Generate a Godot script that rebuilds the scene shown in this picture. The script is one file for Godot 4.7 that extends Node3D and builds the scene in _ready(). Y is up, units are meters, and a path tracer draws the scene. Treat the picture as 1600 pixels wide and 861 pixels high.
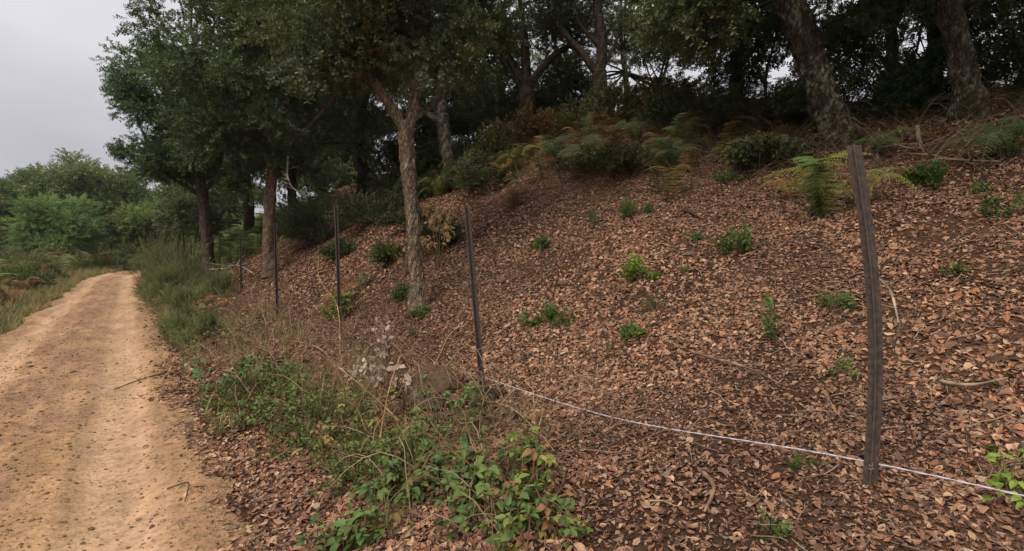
extends Node3D
# A dirt track under an overcast sky beside a leaf-strewn bank with cork oaks and a line of steel fence posts.
# x runs across the track (uphill is +x), -z runs along it; y is up; metres.

const R := Vector3(0.79864, 0, 0.60182)      # across the way the walker looks
const F := Vector3(0.60182, 0, -0.79864)     # the way the walker looks
var rng := RandomNumberGenerator.new()
var bump := FastNoiseLite.new()
var fine := FastNoiseLite.new()
var rough := FastNoiseLite.new()
var used := {}
var M := {}
var mesh_of := {}

# ------------------------------------------------------------------ mesh builder
class MB:
	var v := PackedVector3Array()
	var c := PackedColorArray()
	var ix := PackedInt32Array()
	func pt(p: Vector3, col := Color.WHITE) -> int:
		v.append(p); c.append(col)
		return v.size() - 1
	func tri(a: int, b: int, d: int) -> void:
		ix.append(a); ix.append(b); ix.append(d)
	func quad(a: int, b: int, d: int, e: int) -> void:
		tri(a, b, d); tri(a, d, e)
	func box(lo: Vector3, hi: Vector3, col := Color.WHITE) -> void:
		var k := []
		for i in 8:
			k.append(Vector3(hi.x if i & 1 else lo.x, hi.y if i & 2 else lo.y, hi.z if i & 4 else lo.z))
		for f in [[0, 2, 3, 1], [4, 5, 7, 6], [0, 4, 6, 2], [1, 3, 7, 5], [2, 6, 7, 3], [0, 1, 5, 4]]:
			var a := pt(k[f[0]], col); var b := pt(k[f[1]], col); var d := pt(k[f[2]], col); var e := pt(k[f[3]], col)
			quad(a, b, d, e)
	func tube(pts: Array, radii: Array, sides: int, col := Color.WHITE, noise: FastNoiseLite = null, amount := 0.0, lichen := 0.0, flare := 0.0) -> void:
		var first := v.size()
		var n := pts.size()
		var side := Vector3.ZERO
		for i in n:
			var p: Vector3 = pts[i]
			var along: Vector3 = (pts[mini(i + 1, n - 1)] - pts[maxi(i - 1, 0)]).normalized()
			if side == Vector3.ZERO:
				side = along.cross(Vector3(0.3, 0.1, 1)).normalized()
			side = (side - along * side.dot(along)).normalized()
			var other := along.cross(side)
			for k in sides:
				var a := TAU * k / sides
				var d := side * cos(a) + other * sin(a)
				var r: float = radii[i]
				var cc := col
				if noise:
					var q := p + d * r
					var bark := absf(noise.get_noise_3d(q.x * 13.0, q.y * 4.2, q.z * 13.0)) * 2.2
					var lump := noise.get_noise_3d(q.x * 2.5, q.y * 1.2, q.z * 2.5)
					r *= 1.0 + amount * (bark - 0.5 + lump)
					var tone := 0.55 + 0.9 * bark
					cc = Color(col.r * tone, col.g * tone, col.b * tone)
					if lichen > 0.0:
						var l := noise.get_noise_3d(q.x * 3.0 + 40.0, q.y * 2.0, q.z * 3.0) * 0.6 + noise.get_noise_3d(q.x * 34.0, q.y * 26.0, q.z * 34.0) * 0.75
						if l > 0.3 - lichen:
							cc = cc.lerp(Color(0.26, 0.28, 0.19), clampf((l - 0.3 + lichen) * 9.0, 0.0, 0.85))
					if flare > 0.0:
						r *= 1.0 + flare * maxf(0.0, 1.0 - i / (n * 0.16)) * (0.6 + 0.4 * sin(a * 4.0 + p.x))
				pt(p + d * r, cc)
		for i in n - 1:
			for k in sides:
				var a := first + i * sides + k
				var b := first + i * sides + (k + 1) % sides
				quad(a, a + sides, b + sides, b)
		var tip := pt(pts[n - 1], col)
		for k in sides:
			tri(first + (n - 1) * sides + k, tip, first + (n - 1) * sides + (k + 1) % sides)
	func done(smooth := true) -> ArrayMesh:
		var a := []
		a.resize(Mesh.ARRAY_MAX)
		if smooth:
			var nn := PackedVector3Array()
			nn.resize(v.size())
			for i in range(0, ix.size(), 3):
				var f := (v[ix[i + 2]] - v[ix[i]]).cross(v[ix[i + 1]] - v[ix[i]])
				nn[ix[i]] += f; nn[ix[i + 1]] += f; nn[ix[i + 2]] += f
			for i in nn.size():
				nn[i] = nn[i].normalized() if nn[i].length_squared() > 1e-18 else Vector3.UP
			a[Mesh.ARRAY_NORMAL] = nn
		a[Mesh.ARRAY_VERTEX] = v
		a[Mesh.ARRAY_COLOR] = c
		a[Mesh.ARRAY_INDEX] = ix
		var m := ArrayMesh.new()
		m.add_surface_from_arrays(Mesh.PRIMITIVE_TRIANGLES, a)
		return m

# a growing list of copies for one MultiMesh
class Copies:
	var b := PackedFloat32Array()
	var n := 0
	func put(t: Transform3D, c: Color) -> void:
		if (n + 1) * 16 > b.size():
			b.resize(maxi(4096, b.size() * 2))
		var k := n * 16
		var x := t.basis.x; var y := t.basis.y; var z := t.basis.z; var o := t.origin
		b[k] = x.x; b[k + 1] = y.x; b[k + 2] = z.x; b[k + 3] = o.x
		b[k + 4] = x.y; b[k + 5] = y.y; b[k + 6] = z.y; b[k + 7] = o.y
		b[k + 8] = x.z; b[k + 9] = y.z; b[k + 10] = z.z; b[k + 11] = o.z
		b[k + 12] = c.r; b[k + 13] = c.g; b[k + 14] = c.b; b[k + 15] = 1.0
		n += 1

func stuff(called: String, parent: Node, cs: Copies, mesh: Mesh, mat: Material) -> MultiMeshInstance3D:
	var mm := MultiMesh.new()
	mm.transform_format = MultiMesh.TRANSFORM_3D
	mm.use_colors = true
	mm.mesh = mesh
	mm.instance_count = cs.n
	cs.b.resize(cs.n * 16)
	mm.buffer = cs.b
	var o := MultiMeshInstance3D.new()
	o.multimesh = mm
	o.material_override = mat
	o.name = numbered(called) if parent == self else called
	parent.add_child(o, true)
	o.set_meta("kind", "stuff")
	return o

# ------------------------------------------------------------------ scene helpers
func numbered(called: String) -> String:
	var k: int = used.get(called, 0)
	used[called] = k + 1
	return called if k == 0 else "%s_%03d" % [called, k]

func tag(o: Node, label: String, category := "", group := "", kind := "") -> Node:
	o.set_meta("label", label)
	if category: o.set_meta("category", category)
	if group: o.set_meta("group", group)
	if kind: o.set_meta("kind", kind)
	return o

func thing(called: String, label: String, category: String, where := Vector3.ZERO, turn := 0.0, group := "") -> Node3D:
	var o := Node3D.new()
	o.name = numbered(called)
	add_child(o)
	o.position = where
	o.rotation.y = turn
	tag(o, label, category, group)
	return o

func obj(called: String, mesh: Mesh, mat: Material, parent: Node = self, t := Transform3D()) -> MeshInstance3D:
	var o := MeshInstance3D.new()
	o.mesh = mesh
	o.material_override = mat
	o.transform = t
	o.name = numbered(called) if parent == self else called
	parent.add_child(o, true)
	return o

func rr(a: float, b: float) -> float:
	return rng.randf_range(a, b)

func sst(a: float, b: float, x: float) -> float:
	return smoothstep(a, b, x)

func bend(s: float) -> float:
	return 0.011 * pow(maxf(0.0, minf(s, 75.0) - 32.0), 2.0)

func base_height(x0: float, s: float) -> float:
	var x := x0 - bend(s)
	if x < -1.7:
		return 0.15 * sst(0.0, 1.0, (-1.7 - x) / 1.2) + 0.02 * clampf(-x - 6.0, 0.0, 30.0) * sst(0, 1, s / 30.0)
	if x < 0.42:
		return 0.0
	if x < 2.5:
		return 0.3 * sst(0.0, 1.0, (x - 0.42) / 2.08)
	var g := 0.45 + 0.17 * sst(2.0, 10.0, s)
	g *= 1.0 - 0.6 * sst(45.0, 90.0, s)
	var d := x - 2.5
	if d < 8.0:
		return 0.3 + g * (d - 0.25 * (1.0 - exp(-d / 0.25)))
	var e := minf(d - 8.0, 2.5)
	return 0.3 + g * 7.75 + g * (e - e * e / 5.0) - 0.04 * maxf(0.0, d - 10.5)

func height(x: float, s: float) -> float:
	var y := base_height(x, s)
	var xr := x - bend(s)
	if xr > 0.5:
		var k := minf(1.0, (xr - 0.5) / 1.5)
		y += k * (0.085 * bump.get_noise_2d(x * 0.9, s * 0.9) + 0.03 * bump.get_noise_2d(x * 4.0, s * 4.0))
		if xr > 2.9:
			y += 0.10 * bump.get_noise_2d(x * 1.9 + 70.0, s * 1.1) * minf(1.0, (xr - 2.9) / 2.0)
	elif xr > -1.7:
		y -= 0.05 * sst(0.0, 0.3, minf(0.44 - xr, xr + 1.68))
	else:
		y += minf(1.0, -1.7 - xr) * 0.08 * bump.get_noise_2d(x * 0.9, s * 0.9)
	return y

func at(x: float, s: float, up := 0.0) -> Vector3:
	return Vector3(x, height(x, s) + up, -s)

func top(x: float, s: float) -> float:      # the track's surface where there is track, else the ground
	var xr := x - bend(s)
	if xr > 0.75 or xr < -2.0 or s < 0.4: return height(x, s)
	return maxf(height(x, s), base_height(x, s) + road_height(xr, s) - 0.012)

func slope(x: float, s: float) -> Vector3:
	var e := 0.12
	return Vector3(height(x - e, s) - height(x + e, s), 2.0 * e, -(height(x, s - e) - height(x, s + e))).normalized()

func facing(d: Vector3, up: Vector3) -> Basis:      # z along d, y near up
	d = d.normalized()
	var x := up.cross(d)
	x = x.normalized() if x.length_squared() > 1e-6 else Vector3.RIGHT
	return Basis(x, d.cross(x), d)

func any_dir() -> Vector3:
	return Vector3(rng.randfn(), rng.randfn(), rng.randfn()).normalized()

func tint(a: Color, b: Color, t: float, jitter := 0.0) -> Color:
	var k := 1.0 + rr(-jitter, jitter)
	var c := a.lerp(b, t)
	return Color(c.r * k, c.g * k, c.b * k)

# ------------------------------------------------------------------ materials
func noise_tex(size: int, freq: float, kind: int, colors: Array, octaves := 4, sd := 1, normal := false, cell := false) -> NoiseTexture2D:
	var n := FastNoiseLite.new()
	n.noise_type = kind
	n.seed = sd
	n.frequency = freq
	n.fractal_octaves = octaves
	if cell:
		n.cellular_return_type = FastNoiseLite.RETURN_DISTANCE2_SUB
	var t := NoiseTexture2D.new()
	t.width = size; t.height = size
	t.seamless = true
	t.noise = n
	if colors.size():
		var g := Gradient.new()
		var offs := PackedFloat32Array(); var cols := PackedColorArray()
		for k in colors:
			offs.append(k[0]); cols.append(Color(k[1], k[2], k[3]).linear_to_srgb())
		g.offsets = offs; g.colors = cols
		t.color_ramp = g
	return t

func mat(rough_: float, tex: Texture2D = null, scale := Vector3.ONE, relief: Texture2D = null, depth := 0.0, back := Color.BLACK, spec := 0.5) -> StandardMaterial3D:
	var m := StandardMaterial3D.new()
	m.vertex_color_use_as_albedo = true
	m.roughness = rough_
	m.metallic_specular = spec
	m.cull_mode = BaseMaterial3D.CULL_DISABLED
	if tex:
		m.albedo_texture = tex
	if tex or relief:
		m.uv1_triplanar = true
		m.uv1_world_triplanar = true
		m.uv1_scale = scale
	if relief:
		m.heightmap_enabled = true
		m.heightmap_texture = relief
		m.heightmap_scale = depth
	if back != Color.BLACK:
		m.backlight_enabled = true
		m.backlight = back.linear_to_srgb()
	return m

func make_materials() -> void:
	var grain := noise_tex(512, 0.03, FastNoiseLite.TYPE_SIMPLEX, [[0.0, 0.62, 0.60, 0.58], [0.5, 0.98, 0.98, 0.98], [1.0, 1.3, 1.28, 1.22]], 6, 3)
	var grit := noise_tex(512, 0.06, FastNoiseLite.TYPE_SIMPLEX, [], 5, 9)
	M.road = mat(0.95, grain, Vector3(0.9, 0.9, 0.9), grit, 0.5, Color.BLACK, 0.2)
	M.soil = mat(0.95, noise_tex(512, 0.04, FastNoiseLite.TYPE_SIMPLEX, [[0.0, 0.35, 0.33, 0.3], [0.5, 0.9, 0.9, 0.9], [1.0, 1.7, 1.6, 1.5]], 5, 5), Vector3(1.3, 1.3, 1.3), grit, 2.0, Color.BLACK, 0.2)
	var crack := noise_tex(512, 0.035, FastNoiseLite.TYPE_CELLULAR, [[0.0, 0.18, 0.16, 0.15], [0.25, 0.6, 0.57, 0.54], [0.6, 1.0, 1.0, 1.0], [1.0, 1.3, 1.3, 1.3]], 3, 11, false, true)
	var crack_h := noise_tex(512, 0.035, FastNoiseLite.TYPE_CELLULAR, [], 3, 11, false, true)
	M.bark = mat(0.92, crack, Vector3(1.5, 0.6, 1.5), crack_h, 5.0, Color.BLACK, 0.2)
	M.leaf = mat(0.55, null, Vector3.ONE, null, 0.0, Color(0.24, 0.29, 0.11), 0.3)
	M.soft_leaf = mat(0.6, null, Vector3.ONE, null, 0.0, Color(0.27, 0.34, 0.10), 0.3)
	M.dry = mat(0.8, null, Vector3.ONE, null, 0.0, Color(0.10, 0.06, 0.03), 0.3)
	M.litter = mat(0.75, null, Vector3.ONE, null, 0.0, Color.BLACK, 0.35)
	M.twig = mat(0.9, null, Vector3.ONE, null, 0.0, Color.BLACK, 0.2)
	M.stone = mat(0.9, noise_tex(256, 0.05, FastNoiseLite.TYPE_SIMPLEX, [[0.0, 0.55, 0.55, 0.55], [1.0, 1.3, 1.3, 1.3]], 5, 21), Vector3(5, 5, 5), grit, 1.5, Color.BLACK, 0.2)
	var rust := noise_tex(512, 0.02, FastNoiseLite.TYPE_SIMPLEX, [[0.0, 0.035, 0.026, 0.022], [0.42, 0.050, 0.037, 0.031], [0.60, 0.074, 0.056, 0.047], [0.8, 0.105, 0.06, 0.042], [1.0, 0.14, 0.07, 0.042]], 6, 31)
	M.steel = mat(0.6, rust, Vector3(3, 2.2, 3), grit, 0.05, Color.BLACK, 0.5)
	M.steel.metallic = 0.0
	M.wire = mat(0.5, null, Vector3.ONE, null, 0.0, Color.BLACK, 0.5)

# ------------------------------------------------------------------ leaf shapes
func flat_leaf(b: MB, t: Transform3D, length: float, width: float, fold: float, col: Color) -> void:   # four triangles
	var a := b.pt(t * Vector3.ZERO, col)
	var l := b.pt(t * Vector3(-width * 0.5, fold, length * 0.42), col)
	var m := b.pt(t * Vector3(0, 0, length * 0.5), col)
	var r := b.pt(t * Vector3(width * 0.5, fold, length * 0.42), col)
	var l2 := b.pt(t * Vector3(-width * 0.36, fold * 0.6, length * 0.76), col)
	var r2 := b.pt(t * Vector3(width * 0.36, fold * 0.6, length * 0.76), col)
	var e := b.pt(t * Vector3(0, -fold * 0.4, length), col)
	b.tri(a, l, m); b.tri(a, m, r); b.tri(l, l2, m); b.tri(m, r2, r); b.tri(l2, e, m); b.tri(m, e, r2)

func spray(n: int, length: float, leaf: float, width: float, sd: int, droop := 0.1, spread := 1.0) -> ArrayMesh:
	rng.seed = sd
	var b := MB.new()
	var bark := Color(0.6, 0.5, 0.4)
	b.tube([Vector3.ZERO, Vector3(0, 0.01, length * 0.5), Vector3(0, -droop * length, length)], [0.004, 0.003, 0.0015], 3, bark)
	for i in n:
		var f := (i + 0.6) / n
		var p := Vector3(0, -droop * length * f * f, length * f)
		var a := i * 2.4 + rr(-0.4, 0.4)
		var d := Vector3(cos(a) * spread, sin(a) * 0.8 * spread, 0.55 + rr(-0.2, 0.4)).normalized()
		var k := rr(0.7, 1.25)
		var t := Transform3D(facing(d, Vector3.UP + any_dir() * 0.5), p)
		var tone := rr(0.7, 1.3)
		flat_leaf(b, t, leaf * k, width * k, leaf * rr(0.02, 0.14), Color(tone, tone, tone * rr(0.85, 1.1)))
	return b.done(false)

func litter_leaf(kind: int, fancy := false) -> ArrayMesh:      # one dead oak leaf about 1 unit long, curled
	var b := MB.new()
	var curl: float = [0.10, 0.28, -0.18, 0.45, 0.05][kind]
	var cup: float = [0.06, 0.16, 0.10, 0.22, -0.08][kind]
	var wide: float = [0.54, 0.48, 0.60, 0.34, 0.44][kind]
	var prof := [0.0, 0.62, 0.94, 1.0, 0.86, 0.55, 0.0] if fancy else [0.12, 0.8, 1.0, 0.75, 0.05]
	var n := prof.size()
	var rows := []
	for i in n:
		var f := float(i) / (n - 1)
		var w: float = prof[i] * wide * 0.5
		var y := curl * (f - 0.5) * (f - 0.5) * 4.0 - curl * 0.5
		var z := f - 0.5
		var edge := 1.0 + 0.14 * sin(i * 2.7 + kind)
		rows.append([b.pt(Vector3(-w * edge, y + cup * prof[i], z)), b.pt(Vector3(0, y, z), Color(0.82, 0.8, 0.78)), b.pt(Vector3(w * (2.0 - edge), y + cup * prof[i] * 0.8, z))])
	for i in n - 1:
		var p: Array = rows[i]; var q: Array = rows[i + 1]
		b.quad(p[0], q[0], q[1], p[1])
		b.quad(p[1], q[1], q[2], p[2])
	return b.done(fancy)

func bramble_leaf(kind: int) -> ArrayMesh:     # one toothed oval leaflet, 1 unit long, along z from its stalk
	var b := MB.new()
	var wide: float = [0.62, 0.72, 0.55, 0.66][kind]
	var rows := []
	var n := 8
	for i in n:
		var f := float(i) / (n - 1)
		var w := wide * 0.5 * pow(sin(PI * pow(f, 0.78)), 0.8) if i < n - 1 else 0.0
		w *= 1.0 + (0.09 if i % 2 else -0.07)
		var y: float = 0.12 * sin(f * 3.0 + kind * 1.3) - [0.22, 0.4, 0.1, 0.55][kind] * f * f
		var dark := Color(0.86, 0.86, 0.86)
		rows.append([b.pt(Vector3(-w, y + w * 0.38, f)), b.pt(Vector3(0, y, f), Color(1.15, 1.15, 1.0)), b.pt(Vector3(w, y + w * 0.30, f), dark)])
	for i in n - 1:
		var p: Array = rows[i]; var q: Array = rows[i + 1]
		b.quad(p[0], q[0], q[1], p[1])
		b.quad(p[1], q[1], q[2], p[2])
	return b.done(false)

func frond(pairs: int, sd: int, arch := 0.36, lacy := 1.0) -> ArrayMesh:        # a bracken or fern frond, 1 unit long along z, arching over
	rng.seed = sd
	var b := MB.new()
	var stem := []
	var n := pairs + 5
	for i in n:
		var f := float(i) / (n - 1)
		stem.append(Vector3(0.02 * sin(f * 3.0), arch * sin(PI * 0.86 * pow(f, 0.9)) - 0.10 * f * f * f, f * 0.92 - 0.06 * f * f))
	var radii := []
	for i in n: radii.append(lerpf(0.006, 0.0015, float(i) / n))
	b.tube(stem, radii, 3, Color(0.9, 0.8, 0.5))
	for i in range(2, n):
		var f := float(i - 2) / (n - 2)
		var ln := rr(0.8, 1.1) * 0.29 * pow(1.0 - f, 0.8) * (0.75 + 0.25 * minf(1.0, f * 5.0)) + 0.02
		var p: Vector3 = stem[i]
		var along: Vector3 = (stem[mini(i + 1, n - 1)] - stem[i - 1]).normalized()
		for side in [-1.0, 1.0]:
			var d: Vector3 = (Vector3(side, -0.3 + rr(-0.35, 0.22), 0) + along * (0.45 + rr(-0.15, 0.15))).normalized()
			var tone := rr(0.75, 1.2)
			var col := Color(tone, tone, tone * 0.9)
			var cells := maxi(3, int(ln * 42.0 * lacy))
			var across := d.cross(Vector3.UP).normalized()
			for k in cells:
				var g0 := (k + 0.1) / cells
				var w := 0.030 * (1.0 - g0 * 0.75) * (0.6 + 0.5 * (1.0 - f)) * rr(0.6, 1.25)
				var q := p + d * ln * g0 + Vector3(0, -0.22 * ln * g0 * g0, 0)
				var q2 := p + d * ln * ((k + 1.0) / cells) + Vector3(0, -0.22 * ln * g0 * g0, 0)
				var lead := d * ln / cells * 0.6
				for e in [-1.0, 1.0]:
					var a := b.pt(q, col)
					var m := b.pt(q2, col)
					var o: int = b.pt(q + across * e * w + lead - Vector3(0, w * 0.25, 0), col)
					b.tri(a, m, o)
	return b.done(false)

func grass_tuft(n: int, sd: int, lean := 0.5) -> ArrayMesh:     # 1 unit tall
	rng.seed = sd
	var b := MB.new()
	for i in n:
		var a := rr(0, TAU)
		var p := Vector3(cos(a), 0, sin(a)) * rr(0, 0.10)
		var d := Vector3(cos(a + rr(-0.6, 0.6)), 0, sin(a + rr(-0.6, 0.6)))
		var h := rr(0.5, 1.0)
		var l := rr(0.05, lean)
		var w := rr(0.006, 0.012)
		var s := Vector3(-d.z, 0, d.x)
		var tone := rr(0.7, 1.3)
		var col := Color(tone, tone, tone)
		var q := []
		for k in 4:
			var f := k / 3.0
			var c := p + Vector3(0, h * (f - 0.25 * l * f * f), 0) + d * l * f * f
			q.append([b.pt(c - s * w * (1.0 - f * 0.9), col), b.pt(c + s * w * (1.0 - f * 0.9), col)])
		for k in 3:
			b.quad(q[k][0], q[k + 1][0], q[k + 1][1], q[k][1])
	return b.done(false)

func pebble(sd: int, res := 6, flat := 0.6) -> ArrayMesh:     # an angular stone about 1 unit across
	rng.seed = sd
	var b := MB.new()
	var n := FastNoiseLite.new()
	n.seed = sd; n.frequency = 0.9; n.fractal_octaves = 5
	var planes := []
	for i in 7:
		planes.append([any_dir(), rr(0.34, 0.48)])
	for i in res + 1:
		for k in res * 2:
			var th := PI * i / res; var ph := TAU * k / (res * 2)
			var d := Vector3(sin(th) * cos(ph), cos(th), sin(th) * sin(ph))
			var r := 0.5 * (1.0 + 0.25 * n.get_noise_3dv(d * 1.3))
			for pl in planes:
				var dd: float = d.dot(pl[0])
				if dd > 0.05: r = minf(r, pl[1] / dd)
			if res > 8: r *= 1.0 + 0.10 * n.get_noise_3dv(d * 5.0) - 0.07 * absf(n.get_noise_3dv(d * 3.0 + Vector3(5, 2, 1)))
			var tone := 0.9 + 0.5 * n.get_noise_3dv(d * 3.0)
			b.pt(Vector3(d.x * r, d.y * r * flat, d.z * r), Color(tone, tone, tone))
	for i in res:
		for k in res * 2:
			var a := i * res * 2 + k; var c := i * res * 2 + (k + 1) % (res * 2)
			b.quad(a, c, c + res * 2, a + res * 2)
	return b.done(res > 6)

# ------------------------------------------------------------------ the setting
func make_ground() -> void:
	var xs := []
	var x := -2.0
	while x > -320.0:
		xs.push_front(x); x -= 0.25 + maxf(0.0, (-x - 4.0) * 0.12)
	x = -1.85
	while x < 330.0:
		xs.append(x); x += (0.3 if x < 0.2 else 0.09 if x < 5.5 else 0.14 if x < 13.5 else 0.5 + (x - 13.5) * 0.15)
	var ss := []
	var s := -1.6
	while s > -60.0:
		ss.push_front(s); s -= 0.3 + (-s - 1.6) * 0.3
	s = -1.5
	while s < 700.0:
		ss.append(s); s += (0.09 if s < 7.0 else 0.18 if s < 16.0 else 0.4 if s < 50.0 else 1.0 + (s - 50.0) * 0.12)
	var b := MB.new()
	for sv: float in ss:
		for xv: float in xs:
			var xr := xv - bend(sv)
			var y := height(xv, sv)
			var n := bump.get_noise_2d(xv * 1.7 + 30.0, sv * 1.7)
			var litter := Color(0.115, 0.066, 0.039).lerp(Color(0.061, 0.035, 0.023), clampf(0.5 + n, 0.0, 1.0))
			var verge := Color(0.156, 0.119, 0.061).lerp(Color(0.098, 0.082, 0.041), clampf(0.5 + n * 1.3, 0.0, 1.0))
			var c := verge if xr < -1.2 else litter
			if xr > 0.2 and sv > 9.0 and xr < 2.3:
				c = litter.lerp(verge, sst(9.0, 14.0, sv) * (1.0 - sst(1.2, 2.3, xr)))
			if sv > 60.0 or xv < -14.0 or xv > 25.0:
				c = c.lerp(Color(0.049, 0.061, 0.025), 0.7)
			b.pt(Vector3(xv, y, -sv), c)
	var w := xs.size()
	for i in ss.size() - 1:
		for k in w - 1:
			var a := i * w + k
			b.quad(a, a + w, a + w + 1, a + 1)
	var g := obj("ground", b.done(), M.soil)
	tag(g, "brown earth of the wooded bank and the verges either side of the track", "ground", "", "structure")

func road_height(xr: float, s: float) -> float:
	# worn wheel tracks, a stony crown between them, loose edges
	var edge_r := 0.46 + 0.20 * bump.get_noise_2d(3.0, s * 1.5) + 0.10 * bump.get_noise_2d(9.0, s * 6.0)
	var edge_l := -1.62 + 0.28 * bump.get_noise_2d(57.0, s * 1.1) + 0.12 * bump.get_noise_2d(19.0, s * 7.0)
	var inside := minf(edge_r - xr, xr - edge_l)
	var y := 0.052 * sst(-0.16, 0.10, inside) + 0.02 * minf(0.0, inside + 0.05)
	var k := sst(-0.05, 0.25, inside)
	y -= k * 0.045 * (exp(-pow((xr + 0.06) / 0.22, 4.0)) + exp(-pow((xr + 1.30) / 0.20, 4.0)))
	var stony := exp(-pow((xr + 0.72) / 0.30, 2.0)) + 0.6 * exp(-pow((xr - 0.36) / 0.12, 2.0))
	y += k * (0.034 * bump.get_noise_2d(xr * 2.2, s * 1.4) + 0.012 * fine.get_noise_2d(xr * 5.0, s * 5.0) * (0.5 + stony) + 0.006 * stony * absf(fine.get_noise_2d(xr * 14.0, s * 14.0)) * 2.0)
	# tyre cleats pressed into the left rut and the crown, lumps thrown up between
	y += k * 0.010 * stony * sin(s * 9.0 + 3.0 * bump.get_noise_2d(xr * 3.0, s)) * (0.4 + bump.get_noise_2d(xr + 31.0, s * 1.3))
	y += k * 0.05 * sst(-0.45, -0.75, xr) * bump.get_noise_2d(xr * 5.0 + 5.0, s * 2.4)
	# washed-out cross ridges further along
	y += k * 0.06 * maxf(0.0, bump.get_noise_2d(xr * 1.3 + 11.0, s * 2.6)) * sst(3.5, 8.0, s)
	return y

func make_road() -> void:
	var ss := []
	var s := 0.4
	while s < 62.0:
		ss.append(s); s += clampf(s * 0.0075, 0.022, 0.22)
	var b := MB.new()
	var nx := 96
	for sv: float in ss:
		for i in nx + 1:
			var xr := lerpf(-2.35, 0.95, float(i) / nx)
			var x := xr + bend(sv)
			var t := bump.get_noise_2d(xr * 1.6 + 90.0, sv * 0.8)
			var c := Color(0.447, 0.277, 0.154).lerp(Color(0.371, 0.213, 0.124), clampf(0.5 + t * 1.4, 0.0, 1.0))
			var yellow := clampf(bump.get_noise_2d(xr * 1.1 + 44.0, sv * 0.45) * 1.6, 0.0, 1.0)
			c = c.lerp(Color(0.473, 0.290, 0.128), yellow * 0.45)
			var tread := exp(-pow((xr + 0.06) / 0.25, 4.0)) + exp(-pow((xr + 1.30) / 0.23, 4.0))
			c = c.lerp(Color(0.473, 0.310, 0.190), clampf(tread, 0.0, 1.0) * 0.75)
			var damp := clampf(bump.get_noise_2d(xr * 3.6 + 61.0, sv * 1.3) * 2.9 - 0.25, 0.0, 1.0) * (0.35 + 0.65 * exp(-pow((xr + 0.8) / 0.55, 2.0)))
			c = c.lerp(Color(0.285, 0.165, 0.102), damp * 0.6)
			var crown := exp(-pow((xr + 0.72 + 0.15 * bump.get_noise_2d(5.0, sv * 0.9)) / 0.22, 2.0))
			c = c.lerp(Color(0.340, 0.199, 0.126), clampf(crown * (0.45 + 1.8 * fine.get_noise_2d(xr * 4.0, sv * 2.0)), 0.0, 0.85))
			var speck := fine.get_noise_2d(xr * 16.0, sv * 16.0)
			var k := 1.0 + 0.25 * speck + 0.20 * fine.get_noise_2d(xr * 5.0 + 7.0, sv * 2.0) + 0.20 * bump.get_noise_2d(xr * 11.0, sv * 0.55 + 80.0) - 0.16 * (1.0 - clampf(tread, 0.0, 1.0))
			b.pt(Vector3(x, base_height(x, sv) + road_height(xr, sv) - 0.012, -sv), Color(c.r * k, c.g * k, c.b * k))
	for i in ss.size() - 1:
		for k in nx:
			var a := i * (nx + 1) + k
			b.quad(a, a + nx + 1, a + nx + 2, a + 1)
	var road := obj("dirt_road", b.done(), M.road)
	tag(road, "sandy ochre dirt track with worn wheel ruts and loose stones", "dirt road", "", "structure")
	# loose grit and pebbles: gravel by the thousand, and the larger stones one by one
	var grit := [Copies.new(), Copies.new(), Copies.new()]
	for i in 26000:
		var sv := 1.5 + pow(rng.randf(), 1.8) * 15.0
		var xr := rr(-1.75, 0.62)
		var want := 0.25 + exp(-pow((xr + 0.72) / 0.34, 2.0)) + 1.2 * exp(-pow((xr - 0.38) / 0.17, 2.0))
		want += 0.5 * exp(-pow((xr + 1.0) / 0.2, 2.0))
		want *= 0.4 + maxf(0.0, 0.6 + bump.get_noise_2d(xr * 3.0, sv * 3.0))
		if rng.randf() > want: continue
		var size := rr(0.0025, 0.007) * (1.0 + 2.2 * pow(rng.randf(), 5.0))
		var p := Vector3(xr + bend(sv), base_height(xr + bend(sv), sv) + road_height(xr, sv) - 0.012, -sv)
		p.y = maxf(p.y, height(p.x, sv))
		var col := tint(Color(0.58, 0.42, 0.21), Color(0.74, 0.54, 0.27), rng.randf(), 0.2) if xr > 0.2 else tint(Color(0.400, 0.248, 0.136), Color(0.560, 0.376, 0.200), rng.randf(), 0.22)
		grit[i % 3].put(Transform3D(Basis.from_euler(Vector3(rr(-0.4, 0.4), rr(0, TAU), rr(-0.4, 0.4))).scaled(Vector3.ONE * size * 2.0), p + Vector3(0, size * 0.1, 0)), col)
	for k in 3:
		stuff("gravel", road, grit[k], pebble(40 + k, 3, 0.5), M.stone)
	var rocks := []
	for k in 5: rocks.append(pebble(60 + k, 5, 0.55))
	for i in 130:
		var sv := 2.2 + pow(rng.randf(), 1.3) * 7.0
		var xr := rng.randfn() * 0.24 - 0.85 if i % 6 else rr(0.3, 0.5)
		var size := rr(0.014, 0.034) * (1.0 if i % 7 else 2.4)
		var p := Vector3(xr, base_height(xr, sv) + road_height(xr, sv) - 0.008, -sv)
		var m := [M.pale_stone, M.ochre_stone, M.grey_stone][i % 3] as Material
		obj("stone", rocks[i % 5], m, road, Transform3D(Basis.from_euler(Vector3(rr(-0.3, 0.3), rr(0, TAU), rr(-0.3, 0.3))).scaled(Vector3(size, size * 0.75, size * rr(0.7, 1.2))), p))

func in_view(x: float, s: float, margin := 1.2) -> bool:
	var z := x * F.x + s * -F.z
	var u := x * R.x - s * R.z
	return z > -0.4 and absf(u) < maxf(z, 0.0) * 1.05 + margin * 1.6

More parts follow.
